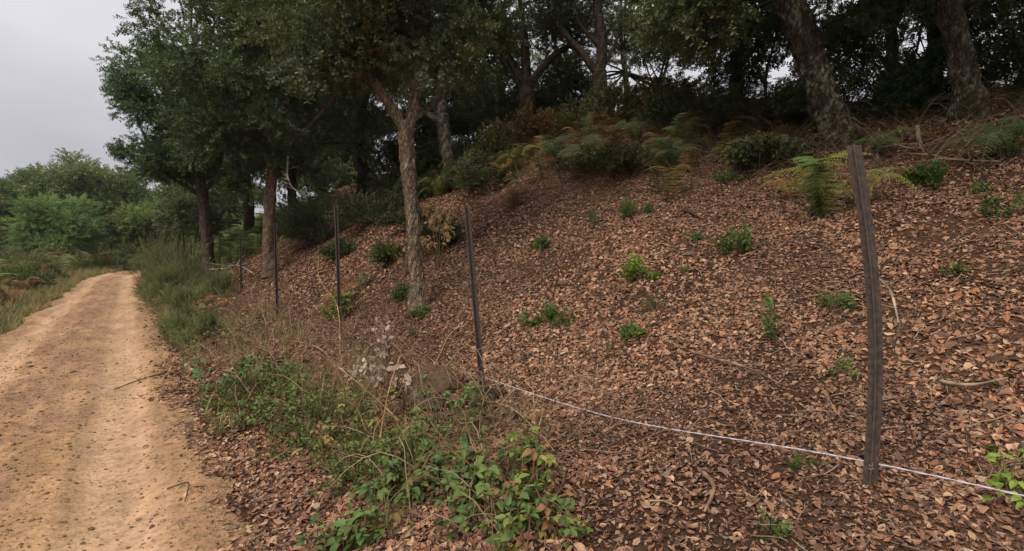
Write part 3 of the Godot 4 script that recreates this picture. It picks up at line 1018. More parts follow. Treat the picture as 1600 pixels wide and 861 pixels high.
func make_trees() -> void:
	tree("cork_oak", "slim cork oak with rough tan bark, forked low, between second and third fence posts", 3.30, 6.55, {
		"trunk": [[0, 0, 0, 0.115], [-0.06, 0.81, 0, 0.098], [-0.135, 1.7, 0.05, 0.095], [-0.2, 2.45, 0.1, 0.112], [-0.2, 2.75, 0.1, 0.12]],
		"limbs": [[[-0.2, 2.6, 0.1, 0.085], [-0.5, 3.07, 0.1, 0.075], [-0.78, 3.5, 0.15, 0.065], [-1.05, 4.1, 0.2, 0.055], [-1.5, 4.9, 0.4, 0.03]],
			[[-0.17, 2.65, 0.1, 0.08], [-0.06, 3.3, 0.15, 0.075], [-0.05, 4.4, 0.2, 0.065], [0.1, 5.6, 0.3, 0.035]],
			[[-0.15, 2.75, 0.15, 0.05], [0.25, 3.3, 0.6, 0.045], [0.6, 4.2, 1.0, 0.03]]],
		"crown": [[-0.7, 4.9, 0.3, 2.3, 1.7, 2.2, 62], [-1.1, 3.7, 0.2, 1.0, 0.6, 1.0, 10]], "sprays": 75, "bark": Color(0.30, 0.22, 0.155), "lichen": 0.07, "step": 0.035, "sides": 28, "puff": 0.5})
	tree("cork_oak", "dark forked cork oak standing on the slope just right of the slim forked oak", 7.6, 12.9, {
		"trunk": [[0, 0, 0, 0.203], [-0.2, 1.2, 0, 0.180], [-0.34, 2.2, 0, 0.180]],
		"limbs": [[[-0.34, 2, 0, 0.112], [-1, 2.4, 0.1, 0.098], [-1.6, 3.1, 0.2, 0.068], [-2.2, 4.2, 0.3, 0.038]], [[-0.34, 2.2, 0, 0.150], [-0.36, 4.4, 0, 0.112], [-0.2, 6, 0.2, 0.060]]],
		"crown": [[-0.3, 6.0, 0, 3.0, 2.2, 3.0, 40], [-1.8, 3.8, 0, 1.6, 1.0, 1.4, 8]], "sprays": 60, "size": 1.15, "lichen": 0.05, "bark": Color(0.11, 0.085, 0.065), "puff": 0.6})
	tree("cork_oak", "tall cork oak with reddish brown trunk behind the fourth fence post", 3.46, 16.61, {
		"trunk": [[0, 0, 0, 0.194], [-0.08, 0.9, 0, 0.176], [-0.04, 1.9, 0, 0.154], [0.08, 3.6, 0, 0.150], [0.05, 4.6, 0.1, 0.132]],
		"limbs": [[[0.05, 3.8, 0, 0.097], [-1, 5, 0, 0.079], [-2.2, 6.6, 0, 0.044]], [[0.05, 4.4, 0, 0.106], [0.6, 6, 0.2, 0.079], [0.7, 8, 0.3, 0.044]], [[0.05, 3.6, 0, 0.079], [1, 4.6, 0.4, 0.062], [2, 6, 0.6, 0.035]]],
		"crown": [[-0.3, 6.7, 0, 3.3, 3.3, 3.0, 105], [-0.6, 4.0, -0.3, 1.9, 0.9, 1.5, 22]], "sprays": 75, "size": 1.2, "bark": Color(0.30, 0.20, 0.14), "puff": 0.62, "light": Color(0.148, 0.200, 0.086), "lichen": 0.06})
	tree("cork_oak", "dark-trunked oak whose wide crown leans out over the track", 2.75, 24.6, {
		"trunk": [[0.05, 0, 0, 0.25], [-0.08, 1.6, 0, 0.22], [-0.2, 3.0, 0, 0.21], [-0.4, 4.2, 0, 0.19]],
		"limbs": [[[-0.4, 4.0, 0, 0.14], [-1.1, 5.2, 0, 0.11], [-2.1, 6.8, 0, 0.05]], [[-0.4, 4.2, 0, 0.15], [-0.6, 6.5, 0.1, 0.11], [-0.5, 9.0, 0.2, 0.05]], [[-0.3, 3.4, 0, 0.1], [-1.3, 4.1, -0.3, 0.06], [-2.4, 4.6, -0.4, 0.03]], [[-0.3, 3.6, 0, 0.1], [0.9, 4.8, 0.2, 0.08], [2.0, 6.6, 0.4, 0.04]]],
		"crown": [[-0.5, 7.2, 0, 2.5, 3.2, 3.0, 85], [-1.2, 4.9, -0.2, 1.9, 0.9, 1.6, 26], [0.8, 6.0, 0, 2.4, 2.6, 2.0, 40]], "sprays": 80, "size": 1.35, "bark": Color(0.15, 0.115, 0.09), "puff": 0.68, "dark": Color(0.073, 0.119, 0.052), "light": Color(0.182, 0.260, 0.108)})
	tree("cork_oak", "dark oak trunk set back above bright bracken behind the dark-trunked oak", 4.9, 28.6, {
		"trunk": [[0, 0, 0, 0.28], [0.05, 1.8, 0, 0.24], [-0.1, 3.6, 0, 0.22]], "limbs": [[[-0.1, 3.5, 0, 0.16], [0.5, 5.5, 0, 0.1], [0.6, 8.0, 0, 0.05]]],
		"crown": [[0, 6.6, 0, 3.2, 3.2, 3.0, 60]], "sprays": 70, "size": 1.6, "bark": Color(0.08, 0.06, 0.05), "puff": 0.75, "step": 0.12})
	tree("cork_oak", "dark forked oak on the crest with a thick upright trunk, left of the sky gap", 10.0, 12.45, {
		"trunk": [[0, 0, 0, 0.281], [-0.03, 1.2, 0, 0.257], [-0.06, 2, 0, 0.265]],
		"limbs": [[[-0.1, 1.9, 0, 0.148], [-0.75, 2.9, 0, 0.117], [-1.4, 3.6, 0, 0.078], [-1.75, 4.7, 0, 0.039]], [[0.1, 1.95, 0, 0.133], [0.75, 2.7, 0, 0.109], [1.5, 3.3, 0, 0.078], [2.1, 4.5, 0, 0.039]], [[-0.05, 2, 0, 0.156], [-0.1, 3.2, 0, 0.125], [-0.3, 5, 0, 0.055]]],
		"crown": [[0, 5.0, 0.3, 3.4, 1.9, 2.6, 40], [-1.2, 3.2, 0.5, 1.4, 0.7, 1.2, 12], [1.0, 3.6, 0.5, 1.6, 0.8, 1.2, 14]], "sprays": 46, "size": 1.1, "bark": Color(0.085, 0.065, 0.052), "puff": 0.55})
	tree("cork_oak", "dark twin-stemmed oak on the crest standing clear against the sky gap", 10.9, 10.1, {
		"trunk": [[0, 0, 0, 0.255], [-0.1, 0.7, 0, 0.212], [-0.13, 1.35, 0, 0.212]],
		"limbs": [[[-0.13, 1.25, 0, 0.162], [-0.05, 2.2, 0, 0.153], [-0.2, 3.3, 0, 0.128], [-0.2, 5, 0, 0.068]], [[-0.15, 1.2, 0, 0.119], [-0.65, 1.9, 0, 0.102], [-1.15, 2.45, 0, 0.093], [-1.6, 3.3, 0, 0.060], [-2, 4.4, 0, 0.034]], [[-0.15, 2.1, 0, 0.068], [-0.75, 2.75, 0, 0.064], [-1, 3.6, 0, 0.043]], [[0, 1.5, 0, 0.047], [0.35, 2.2, 0, 0.043], [0.5, 2.95, 0, 0.030], [0.9, 4, 0, 0.017]]],
		"crown": [[-0.2, 4.2, 0.3, 2.8, 1.5, 2.2, 40], [-0.9, 2.9, 0.6, 1.0, 0.6, 0.9, 5], [1.4, 3.1, 0.5, 1.0, 0.7, 0.9, 5]], "sprays": 55, "size": 1.05, "bark": Color(0.085, 0.065, 0.052), "puff": 0.55})
	tree("cork_oak", "big leaning cork oak with pale lichen on its bark, behind the nearest fence post", 8.93, 3.34, {
		"trunk": [[0.02, -0.1, 0, 0.279], [-0.08, 0.4, 0, 0.242], [-0.26, 0.95, 0, 0.219], [-0.5, 1.75, 0.05, 0.209], [-0.68, 2.35, 0.1, 0.200], [-0.95, 3.4, 0.2, 0.186]],
		"limbs": [[[-0.9, 3.2, 0.2, 0.158], [-1.7, 4.3, 0.3, 0.112], [-2.6, 5.2, 0.4, 0.056]], [[-0.9, 3.3, 0.2, 0.167], [-0.6, 4.6, 0.4, 0.121], [0.2, 5.8, 0.6, 0.056]]],
		"crown": [[-0.8, 5.4, -0.8, 4.4, 1.7, 4.2, 110], [-2.2, 2.6, 0.6, 0.9, 0.7, 0.9, 9]], "sprays": 75, "size": 1.25,  "bark": Color(0.09, 0.07, 0.05), "lichen": 0.10, "step": 0.04, "sides": 36, "gnarl": 0.24})
	tree("cork_oak", "knobbly pale-barked cork oak near the right edge of the bank", 9.5, 1.9, {
		"trunk": [[0.05, -0.1, 0, 0.195], [-0.03, 0.5, 0, 0.163], [-0.1, 0.95, 0, 0.149], [-0.28, 1.8, 0, 0.144], [-0.4, 3.2, 0.1, 0.130]],
		"limbs": [[[-0.4, 3, 0.1, 0.112], [-1.1, 4.2, 0.2, 0.074], [-1.6, 5.4, 0.3, 0.037]], [[-0.4, 3.1, 0.1, 0.121], [0.3, 4.5, 0.3, 0.074], [0.9, 5.5, 0.4, 0.037]]],
		"crown": [[-0.2, 5.0, -0.8, 3.8, 1.7, 3.8, 85], [1.0, 2.6, 0.6, 1.0, 0.7, 1.0, 9]], "sprays": 75, "size": 1.25,  "bark": Color(0.11, 0.085, 0.062), "lichen": 0.06, "step": 0.04, "sides": 32, "gnarl": 0.26})
	tree("cork_oak", "spreading oak just beyond the right edge of the view, shading the bank", 8.8, -2.0, {
		"trunk": [[0, -0.1, 0, 0.25], [0.1, 1.5, 0, 0.2], [0, 3.0, 0, 0.18]], "limbs": [[[0, 2.9, 0, 0.12], [-0.8, 4.2, 0.2, 0.08], [-1.6, 5.2, 0.3, 0.04]], [[0, 3.0, 0, 0.12], [0.8, 4.4, 0.2, 0.08], [1.4, 5.4, 0.3, 0.04]]],
		"crown": [[-0.6, 5.0, -0.4, 4.2, 1.7, 4.0, 85]], "sprays": 60, "size": 1.5, "bark": Color(0.11, 0.085, 0.062), "step": 0.12})
	tree("holm_oak", "bushy dark evergreen oak with leaves almost to the ground, left of the big leaning oak", 10.5, 6.0, {
		"trunk": [[0, 0, 0, 0.14], [0.1, 1.0, 0, 0.12], [0, 2.2, 0.1, 0.10], [0.1, 3.4, 0.1, 0.07]],
		"crown": [[0.1, 1.5, 0, 1.5, 0.9, 1.4, 22], [0, 3.0, 0, 2.0, 1.2, 1.8, 24]], "sprays": 62, "size": 1.0, "dark": Color(0.038, 0.073, 0.035), "light": Color(0.078, 0.139, 0.062), "group": "evergreen oaks along the crest"})
	tree("holm_oak", "yellowish leafy oak on the crest seen just right of the big leaning trunk", 13.0, 3.9, {
		"trunk": [[0, 0, 0, 0.14], [0.1, 1.2, 0, 0.12], [0, 2.6, 0.1, 0.09]],
		"crown": [[-0.6, 1.5, 0, 1.3, 0.9, 1.2, 16], [0, 3.3, 0, 2.2, 1.3, 2.0, 24]], "sprays": 70, "size": 1.15, "dark": Color(0.104, 0.139, 0.043), "light": Color(0.209, 0.260, 0.078), "group": "evergreen oaks along the crest"})
	tree("holm_oak", "dense dark oak at the right edge, behind the knobbly pale-barked trunk", 12.6, 1.7, {
		"trunk": [[0, 0, 0, 0.16], [0.1, 1.2, 0, 0.13], [0, 2.6, 0.1, 0.10]],
		"crown": [[0, 1.6, 0, 2.0, 1.2, 1.8, 18], [0, 3.4, 0, 2.4, 1.3, 2.2, 22]], "sprays": 55, "size": 1.1, "dark": Color(0.043, 0.073, 0.035), "light": Color(0.104, 0.148, 0.061), "group": "evergreen oaks along the crest"})
	tree("holm_oak", "oak beyond the crest between the leaning oak and the pale-barked oak", 11.8, 2.9, {
		"trunk": [[0, 0, 0, 0.13], [0.1, 1.2, 0, 0.11], [0, 2.6, 0.1, 0.08]],
		"crown": [[0.2, 1.0, 0.2, 1.2, 0.8, 1.0, 8], [0.4, 3.6, 0, 2.0, 0.9, 2.0, 12]], "sprays": 55, "size": 1.0, "dark": Color(0.043, 0.073, 0.035), "light": Color(0.104, 0.148, 0.061), "group": "evergreen oaks along the crest"})
	tree("cork_oak", "oak with a dark crown high on the slope behind the slim forked oak", 6.5, 17.6, {
		"trunk": [[0, 0, 0, 0.2], [0.15, 1.6, 0, 0.17], [0.0, 3.2, 0, 0.16]], "limbs": [[[0, 3.1, 0, 0.12], [0.4, 5, 0.1, 0.08], [0.3, 7, 0.1, 0.04]]],
		"crown": [[0, 5.8, 0, 3.2, 2.6, 3.0, 54], [-0.5, 3.1, 0, 1.8, 1.0, 1.6, 12]], "sprays": 55, "size": 1.35, "bark": Color(0.09, 0.07, 0.055), "puff": 0.68})
	tree("cork_oak", "oak hidden in the dark mass of leaves above and behind the reddish trunk", 6.0, 24.0, {
		"trunk": [[0, 0, 0, 0.22], [-0.15, 1.8, 0, 0.18], [0.0, 3.6, 0, 0.16]], "limbs": [[[0, 3.5, 0, 0.12], [-0.4, 5.5, 0.1, 0.08], [0.2, 8, 0.1, 0.04]]],
		"crown": [[0, 6.8, 0, 3.6, 3.4, 3.2, 85], [0, 3.4, 0, 2.4, 1.2, 2.0, 22]], "sprays": 70, "size": 1.6, "bark": Color(0.09, 0.07, 0.055), "puff": 0.8, "step": 0.12})
	tree("cork_oak", "oak beyond the crest filling the gap behind the dark forked trunks", 12.5, 17.5, {
		"trunk": [[0, 0, 0, 0.2], [0.15, 1.6, 0, 0.17], [0.0, 3.2, 0, 0.16]],
		"crown": [[-0.5, 3.4, 0, 3.0, 1.9, 2.6, 34], [-1.8, 1.5, 0, 2.0, 0.9, 1.6, 22]], "sprays": 50, "size": 1.4, "bark": Color(0.09, 0.07, 0.055), "puff": 0.7, "step": 0.12})
	tree("cork_oak", "thin-crowned oak beyond the crest behind the twin-stemmed oak", 14.6, 12.6, {
		"trunk": [[0, 0, 0, 0.13], [0.15, 1.4, 0, 0.11], [0.0, 3.0, 0, 0.09]],
		"crown": [[-1.6, 2.2, 0, 1.4, 1.0, 1.2, 10], [0.4, 4.2, 0, 2.6, 1.2, 2.0, 20], [2.2, 1.2, 0, 0.9, 0.8, 1.0, 6]], "sprays": 50, "size": 1.2, "bark": Color(0.09, 0.07, 0.055), "puff": 0.6, "step": 0.12})
	for k in [["thin bare sapling on the rim right of the twin-stemmed oak", 10.2, 7.5], ["leaning sapling on the rim under the bushy evergreen oak", 9.4, 6.9], ["thin sapling left of the big leaning oak", 10.0, 4.9], ["sapling between the leaning oak and the pale-barked oak", 10.3, 3.0]]:
		tree("sapling", k[0], k[1], k[2], {"trunk": [[0, 0, 0, 0.035], [-0.12, 0.9, 0, 0.03], [0.1, 1.9, 0, 0.025], [0.25, 3.0, 0, 0.015]], "limbs": [[[-0.1, 0.8, 0, 0.02], [-0.45, 1.6, 0, 0.015], [-0.5, 2.4, 0, 0.008]]],
			"crown": [[0.0, 2.2, 0, 0.9, 0.9, 0.9, 9]], "sprays": 40, "bark": Color(0.11, 0.08, 0.06), "puff": 0.45, "step": 0.1, "sides": 8, "group": "saplings along the rim"})
	for k in [["low evergreen oak beyond the crest left of the dark forked oak on the slope", 10.8, 15.4, 1.3], ["evergreen oak filling the gap behind the dark forked oak on the crest", 12.2, 14.4, 1.4], ["evergreen oak high behind the slim forked oak", 9.0, 17.0, 1.4]]:
		tree("holm_oak", k[0], k[1], k[2], {"trunk": [[0, 0, 0, 0.08], [0.1, 0.8, 0, 0.07], [0, 1.8, 0.1, 0.05]], "crown": [[0, 0.9, 0, 1.7, 0.8, 1.4, 24], [0.2, 2.0, 0, 1.4, 0.7, 1.2, 12]], "sprays": 60, "size": k[3], "dark": Color(0.04, 0.058, 0.028), "light": Color(0.10, 0.125, 0.055), "group": "evergreen oaks along the crest", "step": 0.1, "sides": 8})
	tree("cork_oak", "slender oak far along the crest left of the dark forked trunk", 9.8, 19.2, {
		"trunk": [[0, 0, 0, 0.18], [0.15, 1.6, 0, 0.15], [0.0, 3.2, 0, 0.14]],
		"crown": [[0, 4.6, 0, 2.6, 2.2, 2.4, 34], [-0.5, 2.0, 0, 1.8, 0.9, 1.6, 10]], "sprays": 48, "size": 1.45, "bark": Color(0.09, 0.07, 0.055), "puff": 0.7, "step": 0.12})
	for k in [["pair of thin bare saplings by the fence, beyond the dark-trunked oak", 2.67, 28.5], ["thin sapling at the fence line with a wispy grey-green top", 2.3, 33.0]]:
		tree("sapling", k[0], k[1], k[2], {"trunk": [[0, 0, 0, 0.05], [-0.1, 1.2, 0, 0.045], [0.1, 2.6, 0, 0.035], [0.0, 3.8, 0, 0.02]], "limbs": [[[-0.02, 0.1, 0, 0.045], [0.25, 1.3, 0, 0.04], [0.15, 2.8, 0, 0.02]]],
			"crown": [[-0.2, 3.0, 0, 1.2, 1.1, 1.1, 18]], "sprays": 45, "size": 1.5, "bark": Color(0.11, 0.09, 0.07), "puff": 0.5, "step": 0.1, "sides": 8, "group": "saplings at the fence", "light": Color(0.174, 0.217, 0.104)})
	# the wood at the end of the track
	var far := [["dark round oak at the left end of the far wood", -7.96, 58.0, 3.6, 6.6, Color(0.081, 0.124, 0.048), Color(0.174, 0.228, 0.080)],
		["large spreading grey-green tree closing the end of the track", -2.9, 60.0, 5.4, 9.6, Color(0.120, 0.164, 0.063), Color(0.297, 0.335, 0.134)],
		["pale feathery young pine in front of the large spreading tree", -3.64, 45.3, 2.1, 4.9, Color(0.148, 0.228, 0.089), Color(0.322, 0.430, 0.162)],
		["grey-green tree just right of the large spreading tree, beyond the bend", 2.4, 68.0, 3.6, 8.2, Color(0.134, 0.180, 0.068), Color(0.297, 0.335, 0.134)],
		["olive green tree cut by the left edge of the view", -9.8, 52.0, 2.8, 6.6, Color(0.162, 0.186, 0.063), Color(0.322, 0.335, 0.115)],
		["tree showing its dark top behind the left end of the far wood", -9.4, 83.0, 5.0, 10.6, Color(0.095, 0.132, 0.053), Color(0.201, 0.239, 0.089)],
		["tree behind the large spreading one, its top just showing", -3.5, 84.0, 4.5, 10.2, Color(0.108, 0.144, 0.053), Color(0.244, 0.286, 0.107)],
		["bushy tree at the bend where the track goes out of sight", 2.2, 46.0, 2.6, 5.4, Color(0.134, 0.186, 0.064), Color(0.297, 0.347, 0.115)],
		["oak on the bank beyond the bend, half hidden by nearer crowns", 6.0, 52.0, 4.0, 9.0, Color(0.108, 0.148, 0.053), Color(0.229, 0.276, 0.089)],
		["oak standing in the field well left of the view", -22.0, 50.0, 4.2, 8.0, Color(0.08, 0.11, 0.045), Color(0.17, 0.20, 0.08)], ["tree in the field beyond the left edge, near a bushy one", -33.0, 44.0, 4.6, 8.6, Color(0.07, 0.10, 0.04), Color(0.15, 0.18, 0.075)], ["bushy tree behind the left field", -18.0, 78.0, 5.0, 9.0, Color(0.07, 0.10, 0.042), Color(0.15, 0.18, 0.075)], ["distant oak at the far side of the left field", -36.0, 80.0, 5.5, 9.5, Color(0.07, 0.10, 0.042), Color(0.14, 0.17, 0.07)],
		["tall oak far up the bank beyond the bend", 12.0, 40.0, 4.5, 9.5, Color(0.095, 0.132, 0.050), Color(0.201, 0.251, 0.080)]]
	for f in far:
		var w: float = f[3]; var h: float = f[4]
		tree("far_tree", f[0], f[1], f[2], {"trunk": [[0, 0, 0, 0.03 * h], [0.1, h * 0.25, 0, 0.024 * h], [0, h * 0.5, 0, 0.016 * h]],
			"crown": [[0, h * 0.60, 0, w, h * 0.38, w, int(34 + w * 12)], [0, h * 0.26, 0, w * 0.95, h * 0.24, w * 0.95, int(16 + w * 7)]], "sprays": 60, "size": 2.2 if w < 3 else 2.7, "puff": 0.16 * w + 0.35, "dark": f[5], "light": f[6], "step": 0.3, "sides": 8, "group": "trees of the far wood", "leaves": ["fine_a", "fine_a"] if f[0].begins_with("pale") else ["oak_a", "oak_b"]})

func make_undergrowth() -> void:
	# ---- shrubs along the crest and on the slope
	var dk := Color(0.045, 0.055, 0.026); var lt := Color(0.12, 0.135, 0.055)
	var crest := [["dark leafy shrub on the slope under the slim forked oak's left limb", 5.9, 14.4, 1.1, 1.1, dk, lt], ["dark shrub on the slope right of the reddish trunk", 5.2, 17.6, 1.3, 1.5, dk, lt],
		["broad dark shrub high on the slope behind the slim forked oak", 7.8, 16.6, 1.6, 1.8, dk, lt], ["shrub at the foot of the dark forked oak on the slope", 8.6, 14.2, 1.1, 1.1, dk, lt],
		["olive shrub below the thick upright trunk on the crest", 8.9, 12.2, 1.2, 1.1, Color(0.055, 0.06, 0.022), Color(0.12, 0.10, 0.035)], ["russet shrub between the two dark forked oaks on the crest", 9.7, 11.0, 1.1, 1.0, Color(0.075, 0.05, 0.022), Color(0.15, 0.09, 0.032)],
		["shrub in front of the twin-stemmed oak on the crest", 10.0, 9.2, 1.1, 1.0, Color(0.045, 0.055, 0.02), Color(0.10, 0.095, 0.03)], ["orange-brown shrub right of the twin-stemmed oak", 10.6, 8.1, 0.9, 1.0, Color(0.09, 0.055, 0.02), Color(0.17, 0.095, 0.03)],
		["dark shrub on the crest under the bushy evergreen oak", 9.9, 6.7, 1.1, 0.9, dk, lt], ["low dark shrub on the crest left of the big leaning oak", 9.9, 5.2, 1.0, 0.9, dk, lt],
		["dark shrub behind the foot of the big leaning oak", 10.4, 3.8, 1.0, 1.1, dk, lt], ["black-green shrub on the crest between the leaning oak and the pale-barked oak", 10.2, 2.7, 1.1, 1.2, Color(0.02, 0.035, 0.016), Color(0.05, 0.07, 0.03)],
		["dark shrub at the right edge behind the pale-barked oak", 10.9, 1.2, 1.2, 1.2, dk, lt], ["dark shrub deep in the wood behind the reddish trunk", 5.4, 20.5, 1.6, 2.0, dk, lt], ["large shrub at the top of the slope left of the dark forked oak", 8.5, 18.6, 1.7, 1.9, dk, lt]]
	crest.append_array([
		["brush at the rim right of the dark forked oak on the slope", 7.6, 11.6, 1.0, 0.7, dk, lt], 
		["brush on the rim right of the russet fern", 7.5, 6.9, 0.9, 0.55, Color(0.05, 0.055, 0.022), Color(0.12, 0.105, 0.035)], ["brush at the lip of the bank below the dark forked oak", 7.1, 10.6, 0.9, 0.7, dk, lt], ["weeds at the lip of the bank left of the yellowing fern", 7.9, 4.0, 0.55, 0.35, dk, lt], ["dark brush along the slope left of the dark forked oak", 7.0, 14.6, 0.9, 0.6, dk, lt],
		["olive brush behind the dead seedling with pale leaves", 4.95, 8.9, 0.45, 0.4, Color(0.05, 0.06, 0.024), Color(0.11, 0.12, 0.04)], ["olive weeds on the slope left of the slim forked oak", 4.3, 9.6, 0.3, 0.25, Color(0.06, 0.075, 0.024), Color(0.13, 0.15, 0.04)], ["dark brush at mid slope behind the third fence post", 5.7, 11.9, 0.6, 0.45, dk, lt], ["brush low on the slope right of the fourth fence post", 4.5, 13.2, 0.4, 0.3, dk, lt]])
	for k in crest:
		shrub("shrub", k[0], "shrub", at(k[1], k[2]), Vector3(k[3], k[4] * 0.78, k[3]), int(470 * k[3]), "oak_a", 1.0, k[5], k[6], "shrubs under the oaks", 12, M.leaf)
	# ---- bracken: a sea of fronds along the crest and beside the far track
	var br := [Copies.new(), Copies.new()]
	rng.seed = 77
	var i := 0
	while i < 1300:
		var x := rr(6.5, 12.5); var s := rr(0.5, 22.0)
		var k := x - 7.5 + 0.25 * sin(s * 1.7) + 0.7 * bump.get_noise_2d(x, s) - 0.10 * (s - 4.0) * 0.0
		if s > 11.0: k += 0.12 * (s - 11.0)
		if k < -0.4 or not in_view(x, s) or (s < 4.5 and x < 8.2): continue
		i += 1
		var a := rr(0, TAU)
		var t := rng.randf()
		var c := tint(Color(0.035, 0.06, 0.02), Color(0.09, 0.11, 0.03), rng.randf(), 0.2) if t < 0.5 else tint(Color(0.13, 0.07, 0.025), Color(0.20, 0.125, 0.035), rng.randf(), 0.2)
		br[i % 2].put(Transform3D(facing(Vector3(cos(a), rr(0.5, 1.6), sin(a)), Vector3.UP).scaled(Vector3.ONE * rr(0.4, 0.9) * (0.7 if s < 4.5 else 1.0)), at(x, s, -0.03)), c)
	i = 0
	while i < 700:                 # bright bracken on the bank past the oaks
		var x := rr(3.2, 8.0); var s := rr(23.0, 40.0)
		i += 1
		var a := rr(0, TAU)
		br[i % 2].put(Transform3D(facing(Vector3(cos(a), rr(0.5, 1.6), sin(a)), Vector3.UP).scaled(Vector3.ONE * rr(0.9, 1.5)), at(x, s, -0.03)), tint(Color(0.08, 0.12, 0.03), Color(0.17, 0.20, 0.06), rng.randf(), 0.2))
	i = 0
	while i < 1300:                # bracken mounds left of the track and across its end
		var s := rr(14.0, 52.0)
		var x := bend(s) - 2.3 - 0.5 - pow(rng.randf(), 0.8) * (3.0 + s * 0.2)
		i += 1
		var a := rr(0, TAU)
		var c := tint(Color(0.116, 0.142, 0.052), Color(0.221, 0.224, 0.095), rng.randf(), 0.2)
		if rng.randf() < 0.12: c = Color(0.294, 0.129, 0.057)
		br[i % 2].put(Transform3D(facing(Vector3(cos(a), rr(0.5, 1.6), sin(a)), Vector3.UP).scaled(Vector3.ONE * rr(0.7, 1.2) * clampf(s / 26.0, 0.7, 1.4)), at(x, s, -0.05)), c)
	for k in 2:
		var o := stuff("bracken", self, br[k], mesh_of["frond_far" if k else "frond_b"], M.soft_leaf)
		tag(o, ["green and russet bracken massed along the crest and beside the far track", "bracken fronds mixed through the undergrowth behind the fence and the verge"][k], "bracken", "", "stuff")
	# ---- grass
	var gr := [Copies.new(), Copies.new()]
	i = 0
	while i < 9000:
		var left := rng.randf() < 0.55
		var s := 4.0 + pow(rng.randf(), 1.3) * 40.0
		var x: float
		if left: x = bend(s) - 1.68 - pow(rng.randf(), 1.5) * 4.5 + 0.2 * bump.get_noise_2d(57.0, s * 1.1)
		else:
			if s < 9.0 and rng.randf() < 0.6: continue
			x = bend(s) + rr(0.55, 2.2)
			if bump.get_noise_2d(x * 1.5, s * 0.8) < -0.05: continue
		i += 1
		if not in_view(x, s): continue
		var dry := rng.randf()
		var c := tint(Color(0.42, 0.30, 0.15), Color(0.22, 0.21, 0.085), rng.randf(), 0.2) if dry < 0.62 else tint(Color(0.12, 0.155, 0.05), Color(0.22, 0.26, 0.085), rng.randf(), 0.2)
		var h := rr(0.08, 0.30) * (1.0 if left else 1.2) * clampf(0.6 + s / 25.0, 0.6, 1.5)
		gr[i % 2].put(Transform3D(Basis(Vector3.UP, rr(0, TAU)).scaled(Vector3(h * 1.3, h, h * 1.3)), at(x, s, -0.01)), c)
	i = 0
	while i < 230:                # thin dry grass standing through the brambles
		var x := rr(1.0, 2.3); var s := rr(2.2, 6.0)
		if x < 0.75 + 0.25 * absf(s - 3.5) * 0.4: continue
		i += 1
		var h := rr(0.12, 0.38)
		gr[i % 2].put(Transform3D(Basis(Vector3.UP, rr(0, TAU)).scaled(Vector3(h * 0.8, h, h * 0.8)), at(x, s, -0.01)), tint(Color(0.30, 0.23, 0.12), Color(0.13, 0.14, 0.05), rng.randf(), 0.2))
	i = 0
	while i < 160:                # scattered on the leafy bank
		var x := rr(3.0, 8.5); var s := rr(0.0, 9.0)
		if not in_view(x, s) or bump.get_noise_2d(x * 2.0 + 3.0, s * 2.0) < 0.12: continue
		i += 1
		var h := rr(0.08, 0.25)
		gr[i % 2].put(Transform3D(Basis(Vector3.UP, rr(0, TAU)).scaled(Vector3(h, h, h)), at(x, s, -0.01)), tint(Color(0.22, 0.16, 0.09), Color(0.10, 0.10, 0.04), rng.randf(), 0.2))
	for k in 2:
		var o := stuff("grass", self, gr[k], mesh_of["grass_a" if k == 0 else "grass_b"], M.dry)
		tag(o, ["dry and green grass along both verges of the track", "thin arching grass stems along the verges and through the brambles"][k], "grass", "", "stuff")
	var st := [Copies.new(), Copies.new(), Copies.new()]
	i = 0
	while i < 1350:
		var s := 2.0 + pow(rng.randf(), 1.1) * 18.0
		var x := bend(s) + rr(0.75, 2.6)
		if s < 4.5 and x < 1.15 + 0.35 * absf(s - 3.2) * 0.3: continue
		i += 1
		var h := rr(0.3, 0.75)
		st[i % 3].put(Transform3D((Basis(Vector3.UP, rr(0, TAU)) * Basis(Vector3.FORWARD, rr(-0.5, 0.5))).scaled(Vector3(h, h * rr(0.5, 1.1), h)), at(x, s, -0.01)), tint(Color(0.15, 0.08, 0.05), Color(0.40, 0.28, 0.17), pow(rng.randf(), 1.6), 0.2))
	i = 0
	while i < 1100:
		var s := rr(0.5, 13.0); var x := rr(7.2, 9.8)
		if not in_view(x, s): continue
		i += 1
		var h := rr(0.3, 0.9)
		st[i % 3].put(Transform3D((Basis(Vector3.UP, rr(0, TAU)) * Basis(Vector3.FORWARD, rr(-0.6, 0.6))).scaled(Vector3(h, h * rr(0.5, 1.1), h)), at(x, s, -0.01)), tint(Color(0.10, 0.07, 0.05), Color(0.24, 0.17, 0.11), pow(rng.randf(), 1.5), 0.2))
	for k in 3:
		var o := stuff("dry_stems", self, st[k], mesh_of["stem_%d" % k], M.twig)
		tag(o, ["tangled dry reddish brown stems between the track and the fence", "dead arching stems mixed through the brambles and the rim of the bank", "withered branching stalks among brambles and dead bracken"][k], "dry stems", "", "stuff")
